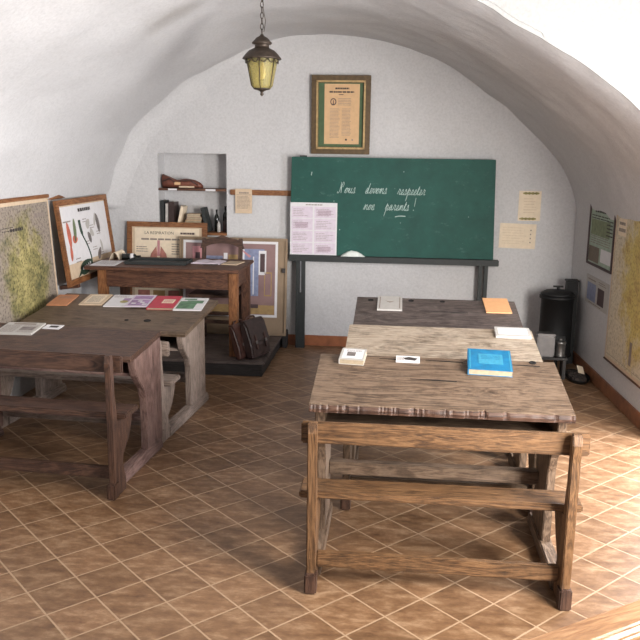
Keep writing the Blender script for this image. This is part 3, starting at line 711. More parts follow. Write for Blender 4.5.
# ------------------------------------------------------------------ niche: sill, shelf and what stands on them
mb = MB(); mb.box(NX0, NX1, YB - .006, YB + ND, NZ0 - .02, NZ0 + .004); sl_ = tag(mb.build('niche_sill', 'honey_x', bevel=.003), 'orange-brown wooden sill at the bottom of the wall niche', 'sill')
mb = MB(); mb.box(NX0, NX1, YB - .004, YB + ND, 1.372, 1.392); sh = tag(mb.build('niche_shelf', 'teacher_x', bevel=.003), 'brown wooden shelf across the wall niche', 'shelf')
for (a, b) in ((NX0 + .09, NX0 + .17), (NX0 + .43, NX0 + .52)): MB().box(a, b, YB - .0065, YB - .004, 1.374, 1.390).build('shelf_label', 'paper', sh)
# leather pouch on the shelf
pch = thing('leather_pouch', 'worn red-brown leather pouch lying on the niche shelf', 'pouch', (NX0 + .20, YB + .09, 1.3925))
mb = MB(); vs = []; n = 12; rs = [(-.185, .012, .055), (-.18, .045, .062), (-.12, .055, .05), (-.05, .055, .036), (.03, .058, .042), (.11, .055, .038), (.16, .045, .026), (.185, .012, .014)]
for k, (x, ry, rz) in enumerate(rs):
    for a in range(n):
        t = 2 * PI * a / n; vs.append((x, ry * math.cos(t), max(0.0, rz + rz * math.sin(t) * (1 + .15 * noise.noise(Vector((x * 20, t, 0)))))))
fs = [(k * n + a, k * n + (a + 1) % n, (k + 1) * n + (a + 1) % n, (k + 1) * n + a) for k in range(len(rs) - 1) for a in range(n)] + [tuple(range(n))[::-1], tuple(range((len(rs) - 1) * n, len(rs) * n))]
mb.add(vs, fs, 0, None, True).build('body', 'leather_red', pch)
MB().tube([(-.17, -.05, .06), (-.1, -.066, .085), (-.04, -.06, .04), (.0, -.062, .065), (.09, -.06, .07), (.15, -.05, .03)], .007, 8).build('strap', 'leather', pch)
MB().box(-.06, -.005, -.068, -.060, .03, .055).build('buckle', 'paper_tan', pch, .002)
MB().box(-.02, .12, -.061, -.055, .006, .02).build('tag', 'paper_beige', pch)
# books and bottles on the sill
ZS = NZ0 + .0045
def shelf_book(label, x, w, d, h, cover, tilt=0.0, y=YB + .1):
    r = thing('book', label, 'book'); r.location = (x, y, ZS); r.rotation_euler = (0, tilt, 0)
    MB().box(.002, w - .002, -d / 2 + .002, d / 2 - .003, .003, h - .003).build('pages', 'pages', r)
    MB().box(0, .002, -d / 2, d / 2, 0, h).box(w - .002, w, -d / 2, d / 2, 0, h).box(0, w, -d / 2 - .002, -d / 2 + .001, 0, h).build('cover', cover, r)
shelf_book('tall black book, leftmost in the niche', NX0 + .012, .03, .16, .275, 'slate_black', 0)
shelf_book('grey-backed book next to the leftmost black one in the niche', NX0 + .048, .024, .15, .25, 'paper_grey', .03)
shelf_book('dark brown book left of the slanting cream one in the niche', NX0 + .083, .05, .16, .262, 'leather2', 0)
shelf_book('cream book leaning to the right in the niche', NX0 + .145, .024, .15, .235, 'paper_cream', .22)
zz = ZS
for k, (wd, t, c, lab) in enumerate(((.15, .035, 'leather2', 'dark flat book at the bottom of the niche pile'), (.15, .04, 'paper_beige', 'thick beige book lying low in the niche pile'), (.145, .03, 'paper_tan', 'tan book in the middle of the niche pile'), (.14, .028, 'leather_red', 'brown book in the niche pile beneath the frayed top one'), (.12, .024, 'paper_beige', 'frayed beige book on top of the niche pile'))):
    r = thing('book', lab, 'book', (NX0 + .305 + .006 * (k % 2), YB + .10, zz), .05 * (k - 2)); zz += t + .0006
    MB().box(-wd / 2 + .003, wd / 2 - .003, -.07, .068, .003, t - .003).build('pages', 'pages', r)
    MB().box(-wd / 2, wd / 2, -.073, .07, 0, .003).box(-wd / 2, wd / 2, -.073, .07, t - .003, t).box(-wd / 2 - .001, -wd / 2 + .002, -.073, .07, 0, t).build('cover', c, r)
shelf_book('black book slanting left against the niche pile', NX0 + .425, .030, .15, .22, 'slate_black', -.24)
def bottle(label, x, y, r0, h, m, capm):
    o = thing('bottle', label, 'bottle', (x, y, ZS))
    MB().lathe([(.001, 0), (r0, .002), (r0, h * .62), (r0 * .85, h * .7), (r0 * .38, h * .8), (r0 * .36, h * .95)], 18).build('body', m, o)
    MB().lathe([(r0 * .42, h * .9), (r0 * .44, h * .92), (r0 * .44, h), (.001, h)], 14).build('cap', capm, o)
bottle('dark glass bottle beside the slanting black book in the niche', NX0 + .505, YB + .1, .022, .20, 'glass_dark', 'iron')
bottle('small pale flask in front of the dark bottles in the niche', NX0 + .535, YB + .05, .016, .11, 'paper_grey', 'tin')
bottle('squat dark jar at the right end of the niche', NX0 + .592, YB + .07, .022, .14, 'leather2', 'iron')
bottle('tall dark bottle at the back right of the niche', NX0 + .580, YB + .14, .026, .23, 'glass_dark', 'iron')

# ------------------------------------------------------------------ platform with the teacher's desk
pf = thing('platform', 'low dark wooden platform under the teacher\'s desk', 'platform', (-1.80, 6.02, 0))
mb = MB()
for k in range(6): mb.box(-.80, .80 - (0 if k else 0), .0 + k * .183, .180 + k * .183, .098, .12)
mb.build('boards', 'grey_x', pf, .003)
MB().box(-.79, .78, .012, .035, 0, .098).build('riser', 'black_x', pf, .003)
MB().box(.755, .78, .035, 1.09, 0, .098).build('end_board', 'black_y', pf, .003)
MB().box(-.79, .755, 1.06, 1.09, 0, .098).build('back_board', 'black_x', pf)
MB().box(.80, .84, .98, 1.09, 0, .15).build('end_block', 'black_y', pf, .004)
td = thing('teacher_desk', 'brown wooden teacher\'s table on the platform with papers on it', 'table', (-1.825, 6.1, .12))
MB().box(-.625, .615, 0, .66, .675, .702).build('table_top', 'teacher_x', td, .006)
for (x, y) in ((-.50, .05), (.555, .05), (-.50, .56), (.555, .56)):
    MB().prism([(x - .035, y), (x + .035, y), (x + .035, y + .07), (x - .035, y + .07)], 'z', 0, .675).build('leg', 'honey_z' if y < .1 else 'teacher_z', td, .005)
MB().box(-.465, .52, .062, .085, .535, .675).build('front_apron', 'teacher_x', td, .003)
MB().box(-.465, .52, .60, .62, .535, .675).build('back_apron', 'teacher_x', td, .003)
for x in (-.50, .555): MB().box(x - .012, x + .012, .12, .56, .535, .675).build('side_apron', 'teacher_y', td, .003)
ZT = .12 + .7025
def flat_on_desk(name, label, cat, x, y, w, h, t, mats, ang=0, deco=None, curl=0): return sheet(name, label, cat, T(x, y, ZT + .0003, 0, 0, ang), w, h, t, mats, deco, curl)
def d_tx(mb, w, h, z): lines_flat(mb, -w * .4, w * .4, -h * .4, h * .4, 10, z, 1, .2)
flat_on_desk('paper_sheet', 'white sheet at the left end of the teacher\'s table', 'paper', -2.325, 6.30, .20, .29, .003, ['paper', 'ink_soft'], .05, d_tx)
# curled paper
mb = MB(); c = [(.055 * math.cos(a) * (1 + .1 * a), .055 * math.sin(a)) for a in [PI * .1 + k * PI * .9 / 10 for k in range(11)]]
c = [(-.06, 0)] + [(-.055 + .03 * 0 + .05 * k / 10 * 1.6, .065 * math.sin(PI * (k + .6) / 11)) for k in range(11)]
mb.prism([(a, b) for a, b in c] + [(a, b - .003) for a, b in c[::-1]], 'y', -.1, .1)
tag(mb.build('curled_paper', 'paper_cream', loc=(-2.315, 6.57, ZT + .003)), 'curled cream paper arching up on the teacher\'s table', 'paper')
ib = thing('ink_bottle', 'dark bottle lying down with a white label, on the teacher\'s table', 'bottle', (-2.21, 6.52, ZT + .0285), .2)
MB().lathe([(.001, -.07), (.027, -.068), (.028, .03), (.02, .045), (.011, .05), (.011, .07)], 18, 0, T(0, 0, 0, 0, PI / 2, 0)).build('body', 'glass_dark', ib)
MB().lathe([(.0285, .0), (.0288, .0), (.0288, .028), (.0285, .028)], 18, 0, T(0, 0, 0, 0, PI / 2, 0)).build('label_band', 'paper', ib)
MB().lathe([(.013, .07), (.013, .085), (.001, .086)], 14, 0, T(0, 0, 0, 0, PI / 2, 0)).build('cap', 'iron', ib)
tr = thing('slate_tray', 'long shallow black tray across the teacher\'s table', 'tray', (-1.93, 6.40, ZT + .0005), .03)
MB().box(-.25, .25, -.13, .13, 0, .008).build('base', 'slate_black', tr, .002)
for (a, b, c, d) in ((-.25, .25, -.13, -.118), (-.25, .25, .118, .13), (-.25, -.238, -.118, .118), (.238, .25, -.118, .118)): MB().box(a, b, c, d, .008, .024).build('rim', 'slate_black', tr, .002)
ob = thing('open_notebook', 'open white notebook in the middle of the teacher\'s table', 'notebook', (-1.54, 6.50, ZT + .0005), -.08)
for s in (-1, 1):
    mb = MB(); mb.prism([(0, 0), (s * .12, 0), (s * .12, .006), (s * .06, .014), (0, .007)], 'y', -.1, .1); mb.build('page_block', 'paper_lilac', ob)
pen = MB().tube([(0, 0, .005), (.12, .03, .005)], .0045, 8); tag(pen.build('pen', 'ink', loc=(-1.55, 6.33, ZT + .0005)), 'dark pen lying in front of the open notebook on the teacher\'s table', 'pen')
flat_on_desk('booklet', 'beige booklet at the right end of the teacher\'s table', 'booklet', -1.335, 6.49, .13, .2, .006, ['paper_beige', 'ink_soft'], -.15, d_tx)
# chair behind the table
ch = thing('chair', 'brown wooden chair with an arched top rail behind the teacher\'s table', 'chair', (-1.505, 6.62, .12))
for x in (-.16, .16):
    MB().prism([(.20, 0), (.235, 0), (.215, .42), (.265, .86), (.235, .87), (.18, .42)], 'x', x - .017, x + .017).build('back_leg', 'dark_z', ch, .004)
    MB().box(x - .018, x + .018, -.165, -.13, 0, .42).build('front_leg', 'dark_z', ch, .004)
crest = [(-.195, .775), (-.17, .845), (-.12, .862), (-.06, .872), (0, .895), (.06, .872), (.12, .862), (.17, .845), (.195, .775), (.15, .79), (.10, .812), (.05, .822), (0, .826), (-.05, .822), (-.10, .812), (-.15, .79)]
MB().prism(crest, 'y', .225, .25).build('top_rail', 'dark_x', ch, .005)
MB().box(-.15, .15, .20, .225, .58, .64).build('back_rail', 'dark_x', ch, .004)
MB().box(-.2, .2, -.18, .22, .42, .445).build('seat', 'dark_x', ch, .006)
for y in (-.15, .2): MB().box(-.15, .15, y - .01, y + .01, .2, .23).build('stretcher', 'dark_x', ch, .003)

# satchels leaning together by the table leg
def satchel(label, loc, rz, ry, w, h, d, m):
    s = thing('satchel', label, 'satchel', loc); s.rotation_euler = (0, ry, rz)
    mb = MB(); P_ = [(-d * .35, 0), (d * .5, 0), (d * .62, h * .3), (d * .45, h * .85), (d * .2, h), (-d * .2, h), (-d * .4, h * .85), (-d * .5, h * .3)]
    mb.prism([(x, z) for x, z in P_], 'y', -w / 2, w / 2).build('body', m, s, .014, 3)
    F_2 = [(-d * .3, h * 1.02), (d * .3, h * 1.02), (d * .55, h * .9), (d * .72, h * .42), (d * .66, h * .40), (d * .44, h * .86), (d * .22, h * .975), (-d * .25, h * .975)]
    fp = MB().prism(F_2, 'y', -w * .49, w * .49).build('flap', m, s, .005)
    for y in (-w * .25, w * .25): MB().prism([(d * .74, h * .60), (d * .76, h * .60), (d * .76, h * .22), (d * .66, h * .22)], 'y', y - .012, y + .012).build('strap', 'leather', fp)
    for y in (-w * .25, w * .25): MB().box(d * .72, d * .80, y - .014, y + .014, h * .36, h * .44).build('buckle', 'steel', fp, .002)
    MB().tube([tuple(q) for q in catmull([(0, -.06, h * 1.0), (0, -.05, h * 1.07), (0, 0, h * 1.09), (0, .05, h * 1.07), (0, .06, h * 1.0)], 5)], .008, 8).build('handle', 'leather', s)
satchel('dark brown leather satchel leaning by the teacher\'s table leg, the left of two', (-1.165, 6.15, .124), -.35, -.28, .24, .275, .058, 'leather')
satchel('wider dark satchel with a metal buckle on the platform corner, the right of two', (-1.072, 6.19, .124), -.40, -.26, .26, .30, .078, 'leather2')

# ------------------------------------------------------------------ big panels leaning on the back wall
def d_big(mb, w, h):
    x0, x1, z0, z1 = -w / 2 + .035, w / 2 - .085, .16, h - .03
    mb.rect(x0, x1, z0, z1, 1); mb.rect(x0 + .022, x1 - .022, z0 + .022, z1 - .022, 2, None, -.0006)
    def q(a, b, c, d, mi, k=1): mb.rect(x0 + (x1 - x0) * a, x0 + (x1 - x0) * b, z0 + (z1 - z0) * c, z0 + (z1 - z0) * d, mi, None, -.0006 - .0005 * k)
    q(.03, .97, .04, .16, 6); q(.10, .20, .50, .92, 3); q(.13, .18, .62, .84, 7, 2); q(.22, .42, .45, .80, 5); q(.27, .40, .50, .72, 3, 2); q(.43, .47, .45, .84, 1, 2); q(.48, .58, .48, .82, 6, 2)
    q(.62, .86, .58, .90, 5); q(.80, .88, .56, .88, 1, 2); q(.815, .865, .60, .84, 7, 3); q(.66, .80, .28, .60, 5, 2)
    q(.63, .65, .20, .90, 1, 3); q(.74, .752, .30, .80, 1, 3); q(.56, .60, .10, .40, 7, 2); q(.58, .80, .12, .17, 7, 3); q(.86, .94, .28, .60, 6, 2); q(.87, .93, .30, .58, 2, 3); q(.88, .92, .34, .54, 2, 4)
    mb.flat([(x0 + .55 * (x1 - x0), z1 - .03), (x0 + .72 * (x1 - x0), z1 - .13), (x0 + .70 * (x1 - x0), z1 - .145)], 3, T(0, -.0024, 0))
    text_lines(mb, x0 + .12, x0 + .30, z0 + .30, z0 + .34, 2, 7, -.0016, .4)
r = framed('school_picture', 'large taupe panel with a white-lined coloured picture, leaning behind the chair', 'picture', .97, .86, .02, .022, ['taupe', 'taupe'], (-1.445, 6.965, .121), (-.10, 0, 0), d_big,
           ['taupe', 'paper', 'pict_mauve', 'pict_pink', 'podred', 'pict_blue', 'pict_ochre', 'pict_dark'], False)
MB().box(.44, .47, -.03, -.022, .56, .60).build('tape', 'ink', r)
def d_resp(mb, w, h):
    x0, x1, z0, z1 = -w / 2 + .07, w / 2 - .075, .06, h - .055
    mb.rect(x0, x1, z0, z1, 1)
    put_text(mb, 'LA RESPIRATION', .036, x0 + .09, z1 - .055, 2, -.0006); text_lines(mb, x0 + .42, x0 + .56, z1 - .058, z1 - .03, 1, 5, -.0006, .6, .05)
    text_lines(mb, x0 + .06, x1 - .1, z1 - .115, z1 - .085, 1, 3, -.0006, .5, .1)
    text_lines(mb, x0 + .015, x0 + .13, z1 - .22, z1 - .16, 3, 3, -.0006, .4); text_lines(mb, x0 + .34, x0 + .42, z1 - .24, z1 - .13, 5, 3, -.0006, .4)
    c = x0 + .22; z = z1 - .30
    mb.flat([(c - .02, z + .14), (c - .07, z + .07), (c - .10, z - .05), (c - .02, z - .04), (c - .012, z + .06)], 4, T(0, -.0008, 0)); mb.flat([(c + .02, z + .14), (c + .012, z + .06), (c + .02, z - .04), (c + .10, z - .05), (c + .07, z + .07)], 4, T(0, -.0008, 0))
    mb.rect(c - .012, c + .012, z + .05, z + .19, 6, None, -.0012); mb.flat([(c + .08, z + .02), (c + .16, z - .08), (c + .14, z - .10), (c + .07, z - .02)], 7, T(0, -.0012, 0))
    for k in range(4): mb.rect(x0 + .03 + k * .14, x0 + .14 + k * .14, z0 + .05, z0 + .3, 7 if k % 2 else 4, None, -.0008)
framed('anatomy_poster', 'orange-framed poster of the lungs, headed in capitals, leaning under the niche', 'poster', .735, .975, .045, .025, ['honey_x', 'honey_x'], (-2.063, 7.04, .121), (-.09, 0, 0), d_resp,
       ['paper_beige', 'paper_cream', 'ink', 'ink_soft', 'lung', 'pict_dark', 'pict_pink', 'pict_ochre'], False)
# ------------------------------------------------------------------ left wall: botanical board and map
def d_bot(mb, w, h):
    x0, x1, z0, z1 = -w / 2 + .075, w / 2 - .045, .06, h - .055
    mb.rect(x0, x1, z0 + .10, z1, 1); mb.rect(x0, x1, z0, z0 + .10, 2)
    text_lines(mb, (x0 + x1) / 2 - .13, (x0 + x1) / 2 + .14, z1 - .060, z1 - .022, 1, 3, -.0006, .7, .02)
    def blob(cx, cz, rx, rz, mi, rot=0, k=1):
        P_ = []
        for a in range(16):
            t = 2 * PI * a / 16; u = rx * math.cos(t); v = rz * math.sin(t) * (1 - .25 * math.cos(t)); P_.append((cx + u * math.cos(rot) - v * math.sin(rot), cz + u * math.sin(rot) + v * math.cos(rot)))
        mb.flat(P_, mi, T(0, -.0006 * k, 0))
    blob(x0 + .10, z1 - .22, .035, .10, 4, .05); blob(x0 + .09, z1 - .36, .026, .06, 4, -.15); blob(x0 + .22, z1 - .19, .03, .09, 5, -.15); blob(x0 + .20, z1 - .26, .05, .03, 6)
    st = catmull([(x0 + .32, 0, z1 - .12), (x0 + .34, 0, z1 - .22), (x0 + .42, 0, z1 - .33), (x0 + .46, 0, z1 - .43), (x0 + .44, 0, z1 - .50)], 5); mb.tube([(p.x, -.002, p.z) for p in st], [.013] * 6 + [.006] * (len(st) - 6), 6, 7)
    blob(x0 + .34, z1 - .49, .14, .052, 7, .18, 2)
    for k in range(5): blob(x0 + .26 + k * .04, z1 - .50 + k * .007, .012, .012, 1, 0, 4)
    mb.flat([(x0 + .20, z1 - .51), (x0 + .14, z1 - .56), (x0 + .24, z1 - .53)], 7, T(0, -.0012, 0))
    blob(x0 + .50, z1 - .16, .05, .035, 8, .6); blob(x0 + .56, z1 - .24, .045, .03, 8, -.5); blob(x0 + .50, z1 - .27, .03, .05, 9, .5); blob(x0 + .72, z1 - .17, .035, .08, 9, .2); blob(x0 + .66, z1 - .14, .02, .06, 8, -.5)
    blob(x0 + .66, z1 - .42, .06, .03, 9, .8); blob(x0 + .73, z1 - .36, .02, .05, 8, .2)
    for k in range(7): text_lines(mb, x0 + .40 + (k % 3) * .13, x0 + .50 + (k % 3) * .13, z1 - .15 - k * .06, z1 - .11 - k * .06, 2, 10, -.0006, .3)
    text_lines(mb, x0 + .02, x0 + .18, z1 - .13, z1 - .10, 1, 10, -.0006, .35); text_lines(mb, x0 + .15, x0 + .26, z1 - .45, z1 - .40, 2, 10, -.0006, .3)
r = framed('botanical_poster', 'wood-framed botanical chart with a red pod and dark leaf on the left wall', 'poster', 1.06, .655, .045, .028, ['honey_x', 'honey_x'], (-2.485, 6.385, .69), (-.13, 0, PI / 2), d_bot,
           ['paper_beige', 'paper', 'paper_beige', 'ink', 'podred', 'podgreen', 'podred', 'leafgreen', 'paper_grey', 'grey_print', 'ink_soft'], False)
for x in (-.35, .35): MB().box(x - .02, x + .02, -.02, .128, -.03, -.001).build('wall_peg', 'teacher_y', r)

def hung_map(label, w, h, mat, loc, rz, lean, title):
    """hangs from loc (top edge, left corner as seen), x to the right, facing -Y locally"""
    r = thing('wall_map', label, 'map'); r.location = loc; r.rotation_euler = (lean, 0, rz)
    mb = MB(); N = 10; vs = []
    for k in range(N + 1):
        z = -h * k / N
        for x in (0, w): vs += [(x, 0, z)]
    mb.add(vs, [(2 * k, 2 * k + 1, 2 * k + 3, 2 * k + 2) for k in range(N)], 0)
    mb.box(0, w, .0005, .004, -h, 0, 1)
    for a in (.03,):                                       # printed neat line
        e = .003
        for (x0, x1, z0, z1) in ((a, w - a, -.052, -.049), (a, w - a, -h + .049, -h + .052), (a, a + e, -h + .05, -.05), (w - a - e, w - a, -h + .05, -.05)): mb.rect(x0, x1, z0, z1, 2, None, -.0008)
        for (x0, x1, z0, z1) in ((0, w, -.03, 0), (0, w, -h, -h + .03), (0, a * .8, -h, 0), (w - a * .8, w, -h, 0)): mb.rect(x0, x1, z0, z1, 1, None, -.0004)
    title(mb, w, h)
    mb.build('map_sheet', [mat, 'paper_beige', 'ink_soft', 'paper_cream', 'ink'], r)
    MB().box(-.005, w + .005, -.012, .008, -.004, .022).build('top_batten', 'honey_x', r, .003)
    MB().tube([(0, 0, -h), (w, 0, -h)], .008, 10).build('bottom_batten', 'teacher_x', r)
    return r
def t_left(mb, w, h):
    text_lines(mb, w - .26, w - .06, -.145, -.09, 1, 2, -.0008, .6, .05); text_lines(mb, w - .25, w - .06, -.26, -.17, 4, 2, -.0008, .3); text_lines(mb, .55, .75, -.2, -.16, 2, 4, -.0008, .25)
    text_lines(mb, w - .64, w - .44, -.21, -.17, 1, 4, -.0008, .5, .05)
hung_map('big faded relief map in yellow-green and grey on the left wall', 1.30, 1.06, 'map_left', (-2.578, 4.50, 1.372), PI / 2, -.06, t_left)
def t_right(mb, w, h):
    mb.rect(.07, .24, -.20, -.08, 3, None, -.0007); text_lines(mb, .085, .22, -.13, -.10, 1, 2, -.0012, .7, .05); text_lines(mb, .08, .23, -.18, -.14, 1, 2, -.0012, .6, .05)
    mb.rect(.52, .57, -h + .08, -h + .24, 2, None, -.0007)
yr = 5.96; ang = math.atan(.045)
hung_map('big yellow-ochre relief map on the right wall', 0.985, 1.11, 'map_right', (xr(yr) - .024, yr, 1.385), -PI / 2 + ang, 0.0, t_right)
mb = MB(); mb.box(0, 1.08, 0, .02, 0, .028)
o = mb.build('picture_rail', 'teacher_x', bevel=.003); o.location = (xr(6.05) - .0225 + 0, 6.05, 1.409); o.rotation_euler = (0, 0, -PI / 2 + ang); tag(o, 'thin dark wooden rail along the right wall above the ochre map', 'rail')
# framed notice and small card on the right wall
def d_not(mb, w, h):
    mb.rect(-w / 2 + .02, w / 2 - .02, .02, h - .02, 1); mb.rect(-w / 2 + .05, w / 2 - .12, .24, .36, 2, None, -.0006)
    text_lines(mb, -.2, .1, h - .09, h - .045, 1, 3, -.0006, .7, .05); text_lines(mb, -w / 2 + .05, w / 2 - .05, .36, .4, 2, 3, -.0008, .4); text_lines(mb, w / 2 - .2, w / 2 - .04, .25, .38, 5, 3, -.0008, .4)
    text_lines(mb, -w / 2 + .05, w / 2 - .05, .17, .24, 4, 4, -.0006, .35); mb.rect(-w / 2 + .03, -.02, .03, .15, 5, None, -.0006); mb.rect(.02, w / 2 - .05, .05, .15, 6, None, -.0006)
yc = 6.34
framed('framed_notice', 'dark-framed printed notice on the right wall beside the ochre map', 'picture', .66, .50, .018, .018, ['pict_dark', 'pict_dark'], (xr(yc) - .002, yc, .885), (0, 0, -PI / 2 + ang), d_not,
       ['paper_grey', 'aqua', 'podgreen', 'ink', 'ink_soft', 'gilt', 'paper'], False)
mb = MB(); mb.box(-.3, .3, 0, .003, 0, .225)
mb.rect(-.26, -.02, .03, .17, 1, None, -.0007); mb.rect(.03, .20, .03, .16, 2, None, -.0007); text_lines(mb, -.25, .0, .185, .205, 1, 3, -.0007, .5); text_lines(mb, .04, .24, .18, .21, 2, 3, -.0007, .4); text_lines(mb, -.2, .2, .006, .022, 1, 3, -.0007, .4)
o = mb.build('photo_card', ['paper_grey', 'pict_blue', 'pict_dark', 'ink_soft']); o.location = (xr(6.36) - .004, 6.36, .575); o.rotation_euler = (0, 0, -PI / 2 + ang); tag(o, 'pale card with two dark photographs under the framed notice', 'picture')

# ------------------------------------------------------------------ stove corner
st = thing('stove', 'black iron cylinder stove with a knobbed lid in the corner', 'stove', (1.325, 6.72, 0))
MB().lathe([(.001, .10), (.14, .10), (.145, .12), (.13, .14), (.13, .575), (.145, .58), (.145, .60), (.13, .605), (.001, .605)], 32).build('body', 'iron', st)
lid_ = MB().lathe([(.138, .605), (.138, .62), (.10, .64), (.03, .65), (.001, .65)], 32).build('lid', 'iron', st)
MB().lathe([(.012, .648), (.012, .672), (.001, .673)], 12).box(-.04, .04, -.008, .008, .668, .682).build('lid_knob', 'iron', lid_, 0)
for a in range(3):
    t = PI / 6 + a * 2 * PI / 3; MB().tube([(.11 * math.cos(t), .11 * math.sin(t), .11), (.14 * math.cos(t), .14 * math.sin(t), 0.002)], .014, 8).build('foot', 'iron', st)
MB().box(-.06, .06, -.142, -.125, .17, .29).build('fire_door', 'iron', st, .004)
pipe = thing('stove_pipe', 'short square black pipe end between the stove and the right wall', 'pipe', (1.462, 6.86, 0))
MB().box(-.045, .045, -.045, .045, .0, .70).build('shaft', 'iron', pipe, .004); MB().box(-.052, .052, -.052, .052, .70, .715).build('collar', 'iron', pipe, .003)
tb = thing('tin_box', 'upright shiny tin box in front of the stove', 'box', (1.185, 6.36, .175))
MB().box(-.068, .068, -.045, .045, 0, .165).build('body', 'tin', tb, .008); MB().box(-.07, .07, -.047, .047, .165, .185).build('lid', 'tin', tb, .005)
cn = thing('tin_can', 'small ribbed tin can beside the shiny tin box', 'can', (1.305, 6.36, .175))
MB().lathe([(.001, 0), (.038, 0), (.04, .005), (.038, .012), (.038, .10), (.042, .105), (.042, .118), (.036, .122), (.001, .124)], 24).build('body', 'steel', cn); MB().lathe([(.012, .124), (.014, .135), (.008, .145), (.001, .146)], 14).build('knob', 'steel', cn)
ck = thing('low_stand', 'low dark stand under the tins beside the stove', 'stand', (1.235, 6.37, 0))
MB().box(-.12, .12, -.07, .07, .155, .174).build('top', 'black_x', ck, .003)
for x in (-.10, .10):
    for y in (-.05, .05): MB().box(x - .012, x + .012, y - .012, y + .012, 0, .155).build('leg', 'black_z', ck)
ash = thing('ash_pan', 'low black ash pan with coal on the floor before the stove', 'pan', (1.445, 6.34, 0), 0)
MB().lathe([(.001, .004), (.145, .004), (.165, .03), (.172, .032), (.168, .026), (.15, 0), (.001, 0)], 28, 0, Matrix.Diagonal((.54, 1.1, 1, 1))).build('pan', 'iron', ash)
random.seed(5)
mb = MB()
for k in range(60):
    a = random.random() * 2 * PI; rr = .12 * math.sqrt(random.random()); s = random.uniform(.012, .026)
    pts = [(random.uniform(-1, 1), random.uniform(-1, 1), random.uniform(-.6, 1)) for _ in range(8)]
    v = [(x * s + sx * s * .3 + rr * math.cos(a) * .5, y * s + rr * math.sin(a) * 1.1, max(.005, .02 + .02 * (1 - rr / .12) + z * s + sx * 0)) for (x, y, z), sx in zip([(i & 1) * 2 - 1 for i in [0]] and [(((i & 1) * 2 - 1) * random.uniform(.6, 1), ((i >> 1 & 1) * 2 - 1) * random.uniform(.6, 1), ((i >> 2 & 1) * 2 - 1) * random.uniform(.5, 1)) for i in range(8)], [0] * 8)]
    mb.add(v, [(0, 2, 3, 1), (4, 5, 7, 6), (0, 1, 5, 4), (2, 6, 7, 3), (0, 4, 6, 2), (1, 3, 7, 5)])
co_ = mb.build('coal', 'coal', ash); co_['kind'] = 'stuff'
mb = MB(); mb.box(-.028, .028, 0, .002, 0, .075); o = mb.build('paper_tag', 'paper_cream'); o.location = (1.465, 6.28, .062); o.rotation_euler = (-.9, .3, .3); tag(o, 'small cream paper tag lying on the coal of the ash pan', 'paper')

# ------------------------------------------------------------------ lantern
LX, LY = -.845, 5.0
ln = thing('hanging_lantern', 'bronze hanging lantern with amber glass on a chain from the vault', 'lantern', (LX, LY, 2.05))
MB().lathe([(.001, -.0), (.006, .004), (.012, .012), (.008, .022), (.014, .030), (.03, .036), (.05, .040), (.052, .046), (.001, .047)], 18).build('finial', 'bronze', ln)
prof_g = [(.052, .045), (.066, .060), (.096, .215)]
mb = MB(); n = 12
inner = [(r - .004, z) for r, z in prof_g]; ring = prof_g + inner[::-1]
v = []; f = []
for r_, z_ in ring:
    for k in range(n): v.append((r_ * math.cos(2 * PI * (k + .5) / n), r_ * math.sin(2 * PI * (k + .5) / n), z_))
for j in range(len(ring)):
    for k in range(n): f.append((j * n + k, j * n + (k + 1) % n, ((j + 1) % len(ring)) * n + (k + 1) % n, ((j + 1) % len(ring)) * n + k))
mb.add(v, f).build('glass', 'amber', ln)
mb = MB()
for k in range(6):
    a = 2 * PI * (k + .5) / 6 + PI / 12 * 0
    mb.tube([(r_ * 1.01 * math.cos(a), r_ * 1.01 * math.sin(a), z_) for r_, z_ in prof_g], .0028, 6)
    for q in range(2):
        a0 = a + (q * PI / 6); mb.tube([(.098 * math.cos(a0 + t_), .098 * math.sin(a0 + t_), .212 - .022 * math.sin(t_ / (PI / 6) * PI)) for t_ in [PI / 6 * i / 6 for i in range(7)]], .003, 5)
mb.build('frame_bars', 'bronze', ln)
MB().lathe([(.112, .212), (.118, .216), (.112, .224), (.100, .240), (.078, .262), (.058, .272), (.044, .278), (.042, .296), (.058, .300), (.060, .308), (.050, .318), (.034, .336), (.014, .346), (.008, .356), (.001, .357)], 24).build('cap', 'bronze', ln)
MB().lathe([(.012, .20), (.018, .17), (.022, .13), (.016, .10), (.001, .095)], 14).build('bulb', 'paper_cream', ln)
ztop = 2.672 - 2.05
mb = MB(); z = .352; k = 0
while z < ztop - .02:
    path = []
    for i in range(12):
        t = 2 * PI * i / 12; a, b = .009 * math.cos(t), .019 * math.sin(t) + .017
        path.append((a if k % 2 else 0, 0 if k % 2 else a, z + b))
    mb.tube(path, .0026, 6, 0, None, True); z += .031; k += 1
mb.tube([(.012, 0, .37), (.022, .0, .43), (.008, 0, .50), (.004, 0, ztop)], .0022, 6)
mb.build('chain', 'bronze', ln)
MB().lathe([(.001, ztop + .03), (.045, ztop + .03), (.045, ztop - .004), (.02, ztop - .02), (.001, ztop - .022)], 20).build('ceiling_rose', 'bronze', ln)

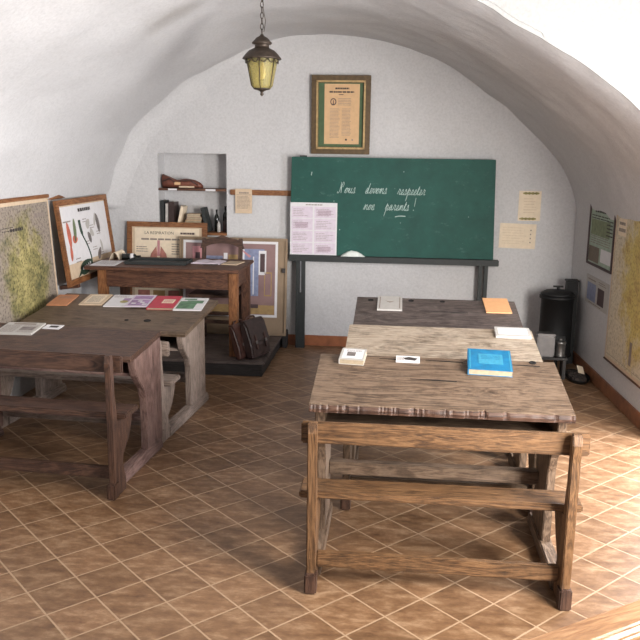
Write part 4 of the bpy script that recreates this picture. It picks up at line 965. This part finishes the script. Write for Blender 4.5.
# ------------------------------------------------------------------ wooden handrail by the viewer
dv = Vector((.25, .17, 0)).normalized(); nv = Vector((dv.y, -dv.x, 0)); a0 = Vector((.225, 1.287, 0)) + nv * .05
hr = thing('handrail', 'light tan wooden handrail crossing the near right corner', 'handrail', tuple(a0 - dv * .12), math.atan2(dv.y, dv.x))
MB().prism([(.05, .842), (.05, .89), (.04, .9), (-.014, .9), (-.025, .888), (-.025, .84), (-.014, .83), (.04, .83)], 'x', 0, 1.9).build('rail', 'rail_x', hr, .004)
for x in (.02, 1.84): MB().box(x, x + .06, -.015, .04, 0, .832).build('post', 'rail_z', hr, .004)

# ------------------------------------------------------------------ light
w = bpy.data.worlds.new('world'); scn.world = w; w.use_nodes = True
bg = w.node_tree.nodes['Background']; bg.inputs[0].default_value = (0.80, 0.90, 1.0, 1); bg.inputs[1].default_value = 0.32
def area(name, loc, rot, sx, sy, power, col):
    l = bpy.data.lights.new(name, 'AREA'); l.shape = 'RECTANGLE'; l.size = sx; l.size_y = sy; l.energy = power; l.color = col
    o = bpy.data.objects.new(name, l); COL.objects.link(o); o.location = loc; o.rotation_euler = rot; return o
wc = BM @ Vector(((WL0 + WL1) / 2, -0.2, (WZ0 + WZ1) / 2)); fd = BM.to_3x3() @ Vector((0, 1, -.12))
area('window_daylight', wc, fd.to_track_quat('-Z', 'Y').to_euler(), WL1 - WL0, WZ1 - WZ0, 330, (1.0, .96, .91))
area('door_daylight', (e.x + .14, (DY0 + DY1) / 2, DZ / 2 + .03), (0, math.radians(66), 0), DZ - .14, DY1 - DY0 - .08, 215, (.93, .95, 1.0))
for o in scn.objects:
    if o.parent or not o.get('label') or o.get('group'): continue
    L, c = o['label'], o['category']
    if 'niche' in L and c == 'book': o['group'] = 'books in the wall niche'
    elif 'niche' in L and c == 'bottle': o['group'] = 'bottles in the wall niche'
    elif c == 'satchel': o['group'] = 'satchels on the platform'
    elif c == 'notice': o['group'] = 'paper notices on the back wall'
    elif c == 'rail': o['group'] = 'wooden hanging rails round the room'
    elif c == 'map': o['group'] = 'wall maps'
scn.view_settings.view_transform = 'Standard'; scn.view_settings.look = 'None'; scn.view_settings.exposure = 0.16; scn.view_settings.gamma = 1.0
scn.cycles.max_bounces = 8; scn.cycles.use_denoising = True
